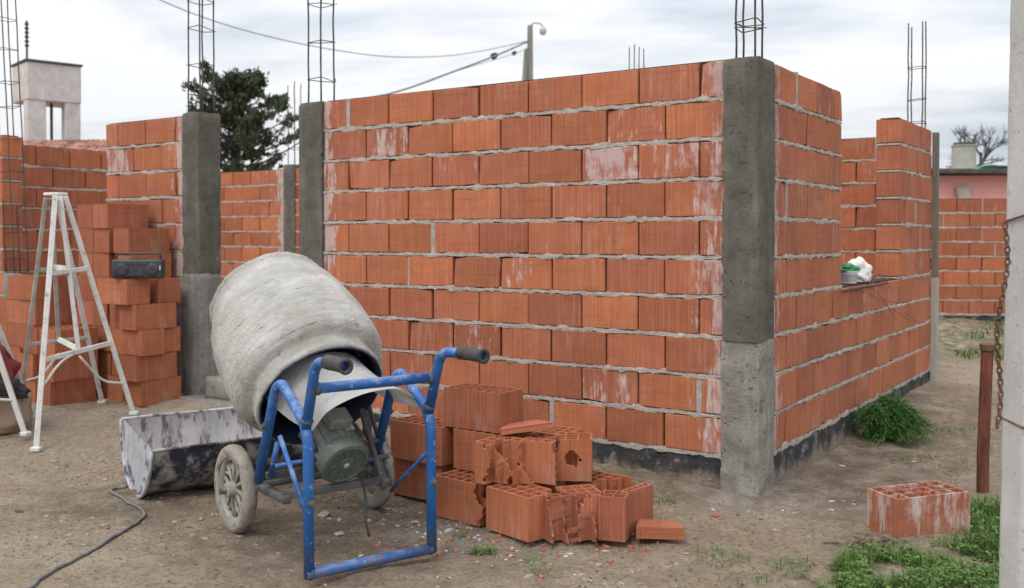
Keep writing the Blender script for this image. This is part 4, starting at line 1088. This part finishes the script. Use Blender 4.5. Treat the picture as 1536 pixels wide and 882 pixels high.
# ------------------------------------------------------------------ right edge: fence post, chain, pipe
fp = thing('concrete_post', 'pale concrete fence post cutting the right edge of the picture', 'fence post', (1.58, 2.98, 0.0), R(3))
bm = col_mesh(-.075, .055, -.06, .06, -.2, 2.35, 91, amp=.002, dz=.05, topround=False)
for v in bm.verts: v.co.x += (v.co.z-1.28)*.012
obj('shaft', bm, M['conc_pale'], fp, True)
bm = bmesh.new()
for zz, tw in ((.71, .02), (1.335, -.01)):
    add_tube(bm, fillet([(-.079, -.065, zz), (.06, -.066, zz-tw*1.3), (.06, .066, zz), (-.08, .066, zz+tw), (-.081, -.06, zz+.01)], .01, 3), .004, 6)
obj('wire_loop', bm, M['rust_dark'], fp, True)
ch_ = bmesh.new(); a = Vector((1.437, 2.90, 1.325)); b_ = Vector((1.405, 2.88, .73)); nL = 34
for k in range(nL):
    t0, t1 = k/nL, (k+1.35)/nL
    w = lambda t: a.lerp(b_, t)+Vector((.012*math.sin(t*9), 0.006*math.cos(t*7), 0))
    pA, pB = w(t0), w(t1); d = (pB-pA).normalized(); sd = d.cross(Vector((0, 1, 0))).normalized()
    if k % 2: sd = d.cross(sd)
    hw = .0065; mid_ = (pA+pB)/2; hl = (pB-pA).length/2
    add_tube(ch_, [mid_+d*hl*math.cos(x)+sd*hw*math.sin(x) for x in [2*PI*i/10 for i in range(10)]], .0028, 6, closed=True)
tag(obj('rusty_chain', ch_, M['rust_dark'], None, True), 'rusty chain hanging down the side of the pale fence post', 'chain')
pp = thing('iron_pipe', 'short rusty iron pipe standing upright in the ground left of the fence post', 'pipe', (2.36, 4.97, 0.0), 0)
bm = bmesh.new(); add_tube(bm, [(0, 0, -.1), (.0, 0, .2), (.018, 0, .73)], .029, 18); obj('tube', bm, M['rust'], pp, autosmooth=40)
bm = bmesh.new(); add_lathe(bm, [(.0, .75), (.030, .75), (.037, .745), (.037, .715), (.030, .71)], (.018, 0, 0), (0, 0, 1), 18); obj('cap', bm, M['rust_dark'], pp, autosmooth=40)

# ------------------------------------------------------------------ vegetation
def leafmesh(name, tris):
    b_ = Buf()
    for pts, col in tris: b_.face(pts, [(0, 0)]*len(pts), col)
    return b_.mesh(name)
rg = random.Random(77)
def blade(base, h, lean, w, az):
    d = Vector((math.cos(az), math.sin(az), 0)); s = Vector((-d.y, d.x, 0))*w
    m_ = base+Vector((0, 0, h*.6))+d*lean*.4; t = base+Vector((0, 0, h))+d*lean
    c = (rg.random(), rg.random()**2, 0, 1)
    return [([base-s, base+s, m_+s*.8, m_-s*.8], c), ([m_-s*.8, m_+s*.8, t], c)]
def leaf(base, az, el, L, w, c):
    d = Vector((math.cos(az)*math.cos(el), math.sin(az)*math.cos(el), math.sin(el))); s = d.cross(Vector((0, 0, 1)))
    s = s.normalized()*w if s.length > 1e-4 else Vector((w, 0, 0))
    dn = Vector((0, 0, -L*.12))
    return [([base, base+d*L*.45+s, base+d*L+dn, base+d*L*.45-s], c)]
tr = []
def patch(cx, cy, rx, ry, n_, hmin, hmax, dens=None):
    k = 0; tries = 0
    while k < n_ and tries < n_*8:
        tries += 1
        a, r_ = rg.uniform(0, 2*PI), math.sqrt(rg.random()); x, y = cx+rx*r_*math.cos(a), cy+ry*r_*math.sin(a)
        if dens and fbm(x*4.5, y*4.5, 9, 3) < dens+0.5*(r_-0.6): continue
        if abs(x-1.79) < .2 and abs(y-4.28) < .13: continue
        k += 1
        if rg.random() < .86: tr.extend(blade(gp(x, y), rg.uniform(hmin, hmax), rg.uniform(.008, .05), rg.uniform(.0009, .0018), rg.uniform(0, 6.3)))
        else:
            c = (rg.random(), rg.random()**2, 0, 1); z = rg.uniform(.008, hmax*.8)
            for q_ in range(3): tr.extend(leaf(gp(x, y, z), rg.uniform(0, 6.3), rg.uniform(-.2, .7), rg.uniform(.012, .028), rg.uniform(.004, .008), c))
patch(1.82, 3.66, .64, .42, 10500, .012, .06, -.14)
patch(2.15, 4.35, .36, .55, 3800, .02, .09, -.1)
patch(1.30, 3.75, .42, .24, 450, .008, .03, .16)
patch(2.9, 5.6, .9, .9, 400, .015, .05, .2)
for px, py, r_, n_ in ((725, 828, .06, 90), (800, 838, .05, 25), (815, 855, .06, 35), (1085, 838, .12, 90), (1190, 850, .10, 70), (935, 695, .07, 60), (1120, 870, .12, 50), (690, 808, .04, 25), (560, 757, .06, 30), (1380, 655, .10, 160), (1362, 640, .12, 200), (1330, 665, .10, 60), (1000, 760, .05, 30), (1435, 655, .1, 80)):
    x, y = gpix(px, py); patch(x, y, r_, r_*.8, n_, .012, .045)
for k in range(5200):
    x, y = rg.uniform(4.1, 8.2), rg.uniform(9.3, 13.4)
    if fbm(x*1.3, y*1.3, 4, 3) < (-.05 if y > 11.2 or y < 10.3 else .18): continue
    if y < 10 and x < 4.4: continue
    for q_ in range(2): tr.extend(blade(gp(x+rg.uniform(-.05, .05), y+rg.uniform(-.05, .05)), rg.uniform(.03, .08), rg.uniform(.01, .06), rg.uniform(.004, .009), rg.uniform(0, 6.3)))
tag(link('grass', leafmesh('grass', tr), M['grass']), 'short green grass and clover in patches on the dirt', 'grass', kind='stuff')

# weed clump by the right wall
wc = sr(.70, 1.74); wc = Vector((wc.x+.0, wc.y, gz(wc.x, wc.y)))
wd = thing('weed_clump', 'bushy bright green weed growing against the foot of the right wall', 'weed', wc, 0)
tr = []; stems = bmesh.new()
for k in range(170):
    a = rg.uniform(0, 2*PI); sp = rg.random()**.7*.24; h = rg.uniform(.08, .36)*(1-.55*sp/.24)
    e = Vector((math.cos(a)*sp*1.0+.04*rg.random(), math.sin(a)*sp*.8, max(.02, h-.03))); mm = e*.55+Vector((0, 0, .07+.25*h))
    path = catmull([Vector((math.cos(a)*.03, math.sin(a)*.03, 0)), mm, e], 5); add_tube(stems, path, .0014, 4)
    for i, p in enumerate(path[2:]):
        for q_ in range(7):
            c = (rg.random(), rg.random()**2, 0, 1); o_ = Vector((rg.gauss(0, .010), rg.gauss(0, .010), rg.gauss(0, .010)))
            pt = p+o_; pt.z = max(.008, pt.z)
            d_ = (path[min(i+3, len(path)-1)]-path[i+1]); az_ = math.atan2(d_.y, d_.x)+rg.gauss(0, .7)
            tr.extend(leaf(pt, az_, rg.uniform(-.6, .7), rg.uniform(.022, .060), rg.uniform(.0014, .0034), c))
obj('stem', stems, M['weed'], wd, True); link('foliage', leafmesh('foliage', tr), M['weed'], wd)

# dark conifer behind the doorway
rg = random.Random(57)
tb_ = Vector((-6.78, 24.5, .1)); con = thing('conifer_tree', 'dark green conifer with ragged upswept branches behind the doorway', 'tree', tb_, 0)
bm = bmesh.new(); add_tube(bm, [(0, 0, -.1), (.03, 0, 1.5), (-.02, .03, 3.2), (.0, 0, 5.2)], [.20, .16, .10, .03], 10)
tr = []
def tuft(p, d, n_, spread, L):
    for q_ in range(n_):
        o_ = Vector((rg.gauss(0, spread), rg.gauss(0, spread), rg.gauss(0, spread))); dd = (d+Vector((rg.gauss(0, .5), rg.gauss(0, .5), rg.gauss(.15, .45)))).normalized()
        s = dd.cross(Vector((rg.random(), rg.random(), rg.random()))).normalized()*L*.22
        c = (rg.random(), rg.random()**2, 0, 1); b0 = p+o_
        tr.append(([b0-s*.6, b0+dd*L*.5-s, b0+dd*L, b0+dd*L*.5+s, b0+s*.6], c))
for k in range(70):
    h = 0.9+4.1*(k/69)**.85; a = k*2.399+rg.uniform(-.3, .3)
    Lb = (2.9-.47*(h-0.9))*rg.uniform(.6, 1.05)*(1 if h < 4.3 else .7)
    d = Vector((math.cos(a), math.sin(a), 0)); up = rg.uniform(.10, .55)+.12*max(0, h-3)
    path = [Vector((0, 0, h))+d*Lb*t+Vector((0, 0, Lb*up*t**1.6)) for t in (0, .33, .66, 1)]
    carry = False
    for i in range(16):
        t = .16+.84*i/15; p = path[0]+d*Lb*t+Vector((0, 0, Lb*up*t**1.6))
        if fbm(p.x*1.6+k, p.y*1.6, p.z*1.6, 2) < -.02: continue
        sw = (1-t)*.15+.05; carry = t if not carry else max(carry, t)
        for q2 in range(3):
            pp_ = p+Vector((rg.gauss(0, sw*1.3), rg.gauss(0, sw*1.3), rg.gauss(0, sw*.7)))
            tuft(pp_, (d*.8+Vector((0, 0, .9))).normalized(), 11, .045, rg.uniform(.08, .15))
    if carry: add_tube(bm, [path[0]+d*Lb*carry*t_+Vector((0, 0, Lb*up*(carry*t_)**1.6)) for t_ in (0, .33, .66, 1)], [.04, .03, .02, .008], 6)
obj('trunk', bm, M['bark'], con, True); link('crown', leafmesh('crown', tr), M['needles'], con)

# bare tree at the right
rg = random.Random(12)
bt_ = thing('bare_tree', 'leafless grey tree beyond the pink house at the right', 'tree', (12.35, 26.0, 0.1), 0)
bm = bmesh.new()
rg = random.Random(14)
def grow(p, d, L, r_, depth):
    e = p+d*L; mm = (p+e)/2+Vector((rg.gauss(0, .05), rg.gauss(0, .05), rg.gauss(0, .03)))*L
    add_tube(bm, [p, mm, e], [r_, r_*.85, r_*.7], 5, caps=False)
    if depth == 0: return
    for k in range(3 if depth > 1 else 4):
        nd = (d+Vector((rg.gauss(0, .55), rg.gauss(0, .55), rg.gauss(.12, .38)))).normalized()
        grow(p.lerp(e, rg.uniform(.55, 1.0)), nd, L*rg.uniform(.58, .8), r_*.6, depth-1)
add_tube(bm, [(0, 0, -.1), (.02, 0, 1.9)], [.13, .10], 8); grow(Vector((.02, 0, 1.8)), Vector((-.10, 0, 1)).normalized(), 1.0, .085, 5)
obj('branches', bm, M['bare'], bt_, True)

# ------------------------------------------------------------------ far buildings, pole
wt = thing('water_tower', 'weathered white concrete water tank on two legs above the roofs at the left', 'water tower', (-10.02, 21.5, 0.1), R(42))
bm = bmesh.new(); add_box(bm, (0, 0, 4.45), (1.10, 1.02, .80), bevel=.02); obj('tank', bm, M['tower'], wt)
bm = bmesh.new(); add_box(bm, (0, 0, 4.87), (1.16, 1.08, .05), bevel=.01); obj('lid', bm, M['roof_dark'], wt)
for x in (-.35, .38):
    bm = bmesh.new(); add_box(bm, (x, -.36, 2.0), (.38 if x < 0 else .32, .26, 4.14), bevel=.02); obj('leg', bm, M['tower'], wt)
bm = bmesh.new(); add_tube(bm, [(.03, -.2, 2.4), (.03, -.2, 4.1)], .03, 6); obj('pipe', bm, M['wire'], wt, True)
bm = bmesh.new(); add_tube(bm, [(-.48, -.3, 4.85), (-.48, -.3, 5.72)], .022, 6)
for k in range(6): add_box(bm, (-.48, -.3, 5.2+k*.09), (.07, .05, .045))
obj('antenna', bm, M['wire'], wt)
th_ = thing('tiled_house', 'old house with a red tiled roof behind the left walls', 'house', (-9.3, 18.6, 0.1), R(-6))
bm = bmesh.new(); add_box(bm, (0, 1.5, 1.18), (4.6, 3.0, 2.36)); obj('wall', bm, M['plaster'], th_)
bm = bmesh.new()
for i in range(48):
    x = -2.4+i*.10
    for (y0, y1, z0, z1) in ((-.12, 1.5, 2.36, 3.12), (3.12, 1.5, 2.36, 3.12)):
        prev = None
        for j in range(11):
            t = j/10; row = []
            for m_ in range(5):
                a = PI*m_/4; zz = z0+(z1-z0)*t+.03*math.sin(a)+.012*((j % 2))+.01*nz(i*2.1, j*3.3)
                row.append(bm.verts.new((x+.05-.05*math.cos(a), y0+(y1-y0)*t, zz)))
            if prev:
                for m_ in range(4): bm.faces.new((prev[m_], prev[m_+1], row[m_+1], row[m_]))
            prev = row
obj('roof', bm, M['tiles'], th_)
bm = bmesh.new()
for x in (-2.3, 2.3):
    bm.faces.new([bm.verts.new(p) for p in ((x, 0, 2.36), (x, 3, 2.36), (x, 1.5, 3.08))])
obj('gable', bm, M['plaster'], th_)

ph_ = thing('pink_house', 'pink plastered house with a dark flat roof behind the boundary wall', 'house', (9.6, 18.0, 0.1), R(-3))
bm = bmesh.new(); add_box(bm, (0, 2, 1.15), (5.2, 4, 2.3)); obj('wall', bm, M['pink'], ph_)
bm = bmesh.new(); add_box(bm, (0, 1.9, 2.345), (5.5, 4.5, .085), Matrix.Rotation(R(.6), 3, 'Y'), bevel=.01); obj('roof', bm, M['roof_dark'], ph_)
bm = bmesh.new(); add_box(bm, (-1.45, -.06, 1.98), (.22, .12, .24), Matrix.Rotation(R(-12), 3, 'Y'), bevel=.01); obj('wall_box', bm, M['tank'], ph_)
wtk = thing('water_tank', 'round grey cement water tank with a dark lid on the pink house roof', 'water tank', (8.70, 19.2, 2.50), 0)
bm = bmesh.new(); add_lathe(bm, [(0, 0), (.42, 0), (.42, .04), (.22, .07), (.215, .52), (.235, .53), (.235, .55), (0, .55)], (0, 0, 0), (0, 0, 1), 28); obj('body', bm, M['tank'], wtk, autosmooth=40)
bm = bmesh.new(); add_lathe(bm, [(.19, .55), (.19, .60), (0, .62)], (0, 0, 0), (0, 0, 1), 28); obj('lid', bm, M['roof_dark'], wtk, autosmooth=40)
bm = bmesh.new(); prev = None
for i in range(13):
    row = [bm.verts.new((i*.09, j*.12, .012+.05*abs(fbm(i*.5, j*.7, 1, 3))+.08*math.exp(-((i-7)/3)**2))) for j in range(8)]
    if prev:
        for j in range(7): bm.faces.new((prev[j], row[j], row[j+1], prev[j+1]))
    prev = row
bmesh.ops.solidify(bm, geom=bm.faces[:], thickness=.01)
o = obj('tarpaulin', bm, M['tarp'], None, True); o.location = (8.05, 17.95, 2.49); tag(o, 'crumpled green tarpaulin lying on the pink house roof', 'tarpaulin')
bm = bmesh.new(); 
for i in range(60):
    x = rg.uniform(0, 2.6); add_box(bm, (x, rg.uniform(0, .8), .03+rg.uniform(0, .16)), (rg.uniform(.1, .5), rg.uniform(.04, .12), rg.uniform(.03, .09)), Matrix.Rotation(rg.uniform(-.5, .5), 3, 'Z'))
o = obj('scrap_pile', bm, M['roof_dark'], None); o.location = (8.75, 18.2, 2.38); tag(o, 'pile of dark scrap lying on the pink house roof', 'scrap', kind='stuff')

pl_ = thing('utility_pole', 'grey timber utility pole with a street lamp rising behind the tall wall', 'utility pole', (0.56, 31.0, 0.1), 0)
bm = bmesh.new(); add_tube(bm, [(0, 0, -.2), (0, 0, 7.75)], [.14, .085], 12); obj('post', bm, M['pole'], pl_, True)
bm = bmesh.new(); add_tube(bm, [(-.62, 0, -.2), (-.10, -.05, 7.0)], [.10, .08], 8); obj('stay_post', bm, M['pole'], pl_, True)
bm = bmesh.new(); add_tube(bm, catmull([(0, 0, 7.72), (.12, 0, 7.82), (.33, 0, 7.80), (.40, 0, 7.70)], 5), .025, 8); obj('lamp_arm', bm, M['tin'], pl_, True)
bm = bmesh.new(); add_lathe(bm, [(0, .10), (.05, .09), (.10, .0), (.12, -.07), (.08, -.17), (0, -.20)], (.40, 0, 7.64), (0, 0, 1), 16); obj('lamp_globe', bm, M['lamp'], pl_, True)
def at(px, py, d): return Vector(((px-768)/1493*d, d, H-(py-356)*d/1493))
def cable(name, pix, d0, d1, rad, label):
    pts = [at(px, py, d0+(d1-d0)*i/(len(pix)-1)) for i, (px, py) in enumerate(pix)]
    bm = bmesh.new(); add_tube(bm, catmull(pts, 8), rad, 6); tag(obj(name, bm, M['cable_sky'], None, True), label, 'cable', 'overhead cables')
# slack spans hung between poles, in their own vertical planes
cable('overhead_cable', ((150, -40), (300, 25), (430, 62), (560, 84), (650, 86), (720, 78), (795, 62)), 24, 31, .014, 'thin overhead cable sagging across the whole sky to the pole')
cable('overhead_cable', ((480, 168), (600, 137), (670, 112), (740, 86), (795, 62)), 27, 31, .030, 'thicker overhead cable climbing steeply to the pole from the left')
cable('overhead_cable', ((470, 160), (600, 137), (690, 106), (770, 82), (797, 70)), 29, 31, .010, 'thinnest overhead cable, hanging just under the thick one')
bm = bmesh.new(); p = at(741, 85, 30.3); add_lathe(bm, [(0, -.12), (.09, -.08), (.10, 0), (.07, .10), (0, .14)], p, (1, 0, .5), 10); tag(obj('cable_clamp', bm, M['wire'], None, True), 'dark clamp on the thick overhead cable', 'clamp', 'cable clamps')
bm = bmesh.new(); p = at(771, 81, 30.7); add_lathe(bm, [(0, -.08), (.06, -.05), (.065, 0), (.05, .07), (0, .09)], p, (1, 0, .5), 10); tag(obj('cable_clamp', bm, M['wire'], None, True), 'small dark clamp on the cable beside the pole', 'clamp', 'cable clamps')

rg = random.Random(90)
# ------------------------------------------------------------------ stones, clods and crumbs
def rock(bm, p, r_, seed, flat=.6):
    g = bmesh.ops.create_icosphere(bm, subdivisions=2 if r_ > .012 else 1, radius=1)
    ax = [rg.uniform(.55, 1.6), rg.uniform(.5, 1.0), rg.uniform(.4, .9)*flat]; az = rg.uniform(0, 6.3); ca_, sa_ = math.cos(az), math.sin(az)
    for v in g['verts']:
        d = v.co*(1+.55*nz(v.co.x*1.4+seed, v.co.y*1.4, v.co.z*1.4)); x, y, z = d.x*ax[0]*r_, d.y*ax[1]*r_, d.z*ax[2]*r_
        v.co = Vector((p.x+x*ca_-y*sa_, p.y+x*sa_+y*ca_, p.z+z))
def scatter(name, n_, area, rmin, rmax, mat, label, cat):
    bm = bmesh.new()
    for k in range(n_):
        x, y = area()
        rock(bm, gp(x, y, .001), rmin+(rmax-rmin)*rg.random()**3, k*1.7)
    tag(obj(name, bm, mat, None, False), label, cat, kind='stuff')
def around():
    while True:
        y = 3.3+6.0*rg.random()**1.3; x = rg.uniform(-.56, .56)*y
        rel = Vector((x, y, 0))-P0
        if rel.dot(V) > -.02 and rel.dot(U) < .52: continue
        return x, y
scatter('gravel', 1600, around, .0018, .010, M['dirt_stone'], 'earthy crumbs of stone and mortar strewn over the dirt', 'gravel')
def near_heap():
    a = rg.random()
    if a < .45: return rg.gauss(-.12, .28), rg.gauss(4.33, .20)
    if a < .8:
        t = rg.uniform(-.12, .16); return cb.x+rg.gauss(-.02, .20), cb.y-.13+rg.gauss(0, .10)
    s = rg.uniform(-1.2, .4); p = sr(s, -abs(rg.gauss(0, .09))-.03); return p.x, p.y
scatter('mortar_crumbs', 1100, near_heap, .002, .014, M['stone'], 'light mortar crumbs spilled by the heap and the corner column', 'rubble')
DEB = [gpix(*t_) for t_ in ((185, 722), (150, 705), (225, 745), (400, 745), (470, 735), (520, 760), (560, 770), (590, 740), (1190, 690), (1240, 660), (1300, 690), (1150, 775), (1270, 640), (300, 800), (90, 800), (900, 860))]
def debris():
    x, y = rg.choice(DEB); return x+rg.gauss(0, .16), y+rg.gauss(0, .13)
scatter('debris', 900, debris, .0015, .012, M['clod'], 'dark damp debris around the mixer, the trough and the right wall', 'debris')
scatter('rubble', 1100, debris, .002, .016, M['dirt_stone'], 'earthy rubble around the mixer and along the right wall', 'rubble')
def heap_side():
    return rg.gauss(.15, .40), rg.gauss(4.25, .18)
bm = bmesh.new()
for k in range(230):
    x, y = heap_side(); L_ = .004+.022*rg.random()**2.5
    add_box(bm, gp(x, y, .003), (L_, L_*rg.uniform(.4, .9), L_*.4), Matrix.Rotation(rg.uniform(0, 6), 3, 'Z') @ Matrix.Rotation(rg.uniform(-.5, .5), 3, 'X'))
tag(obj('brick_chips', bm, M['chip']), 'orange brick chips scattered around the foot of the heap', 'brick chips', kind='stuff')
scatter('clods', 1100, around, .0015, .010, M['clod'], 'dark clods of earth strewn over the dirt', 'clods')
for (px, py, r_, m_, lb) in ((484, 776, .030, 'stone', 'pale broken stone under the mixer, the larger left one of two'), (508, 803, .022, 'stone', 'small pale stone on the dirt in front of the mixer motor'),
                             (551, 784, .020, 'stone', 'grey stone just below the mixer right wheel'), (25, 770, .022, 'charcoal', 'dark stone on the dirt at the far left below the ladder'),
                             (1262, 700, .030, 'stone', 'flat pale stone on the path between the corner column and the lone brick')):
    x, y = gpix(px, py); bm = bmesh.new(); rock(bm, gp(x, y, .006), r_, px*.37); tag(obj('stone', bm, M[m_], None, False), lb, 'stone')
x, y = gpix(1300, 822); bm = bmesh.new()
for k in range(46):
    p = gp(x+rg.gauss(0, .07), y+rg.gauss(0, .03), rg.uniform(.008, .035)); a = rg.uniform(0, 6.3)
    d = Vector((math.cos(a), math.sin(a), rg.uniform(-.5, .5))).normalized()*rg.uniform(.015, .032); s = d.cross(Vector((0, 0, 1))).normalized()*rg.uniform(.008, .016)
    v = [bm.verts.new(t) for t in (p-d, p+s+Vector((0, 0, .006)), p+d, p-s)]; bm.faces.new(v)
bmesh.ops.solidify(bm, geom=bm.faces[:], thickness=.0015)
tag(obj('dry_leaves', bm, M['litter']), 'little heap of dry brown leaves in front of the lone brick', 'leaves', kind='stuff')

# ------------------------------------------------------------------ sky and sun
w = bpy.data.worlds.new('World'); sc.world = w; w.use_nodes = True
nt = w.node_tree; n = N(nt); bg = nt.nodes['Background']; out = nt.nodes['World Output']
EL, AZ = R(52), R(-150)          # sun direction: high, behind the camera to the left
sky = n.node('ShaderNodeTexSky', sky_type='NISHITA'); sky.sun_disc = False; sky.sun_elevation = EL; sky.sun_rotation = R(208); sky.air_density = 1.0; sky.dust_density = 2.0
gen = n.coord('Generated')
sep = n.node('ShaderNodeSeparateXYZ'); n.link(gen, sep.inputs[0])
zz = n.math('ADD', n.math('ABSOLUTE', sep.outputs[2]), 0.16)
cmb = n.node('ShaderNodeCombineXYZ'); n.link(n.math('DIVIDE', sep.outputs[0], zz), cmb.inputs[0]); n.link(n.math('DIVIDE', sep.outputs[1], zz), cmb.inputs[1]); n.link(sep.outputs[2], cmb.inputs[2])
c1 = n.noise(n.mapping(cmb.outputs[0], (1, 1, 1), (0.4, 0.2, 0)), 0.95, 8, 0.56, 0.35)
c2 = n.noise(n.mapping(cmb.outputs[0], (0.55, 1.5, 1), (3.3, 1.9, 0)), 1.6, 6, 0.55, 0.3)
side_ = n.ramp(sep.outputs[0], -0.10, 0.45)                       # heavier grey cloud to the right
cc = n.math('SUBTRACT', n.math('ADD', n.math('MULTIPLY', c1, 0.6), n.math('MULTIPLY', c2, 0.4)), n.math('MULTIPLY', side_, 0.10))
cl = n.ramp(cc, 0.33, 0.50)
cloud = n.mix(cl, (0.53, 0.60, 0.685), (0.93, 0.94, 0.955))
skyc = n.mix(1.0, sky.outputs[0], (0.10, 0.10, 0.10), 'MULTIPLY')
cloud = n.mix(1.0, cloud, n.mix(n.ramp(sep.outputs[2], 0.05, 1.0), (1, 1, 1), (2.3, 2.3, 2.3)), 'MULTIPLY')
colr = n.mix(0.90, skyc, cloud)
n.link(colr, bg.inputs['Color']); bg.inputs['Strength'].default_value = 1.0
sun = bpy.data.lights.new('sun', 'SUN'); so = bpy.data.objects.new('sun', sun); C.objects.link(so)
sun.energy = 1.4; sun.angle = R(18); sun.color = (1.0, 0.96, 0.9)
sd = Vector((math.sin(R(208))*math.cos(EL), math.cos(R(208))*math.cos(EL), math.sin(EL)))     # towards the sun
so.rotation_euler = sd.to_track_quat('Z', 'Y').to_euler(); so.location = sd*40
vs = sc.view_settings; vs.view_transform = 'Standard'; vs.look = 'None'; vs.gamma = 1; vs.exposure = 0.0; vs.use_curve_mapping = False
sc.cycles.max_bounces = 6
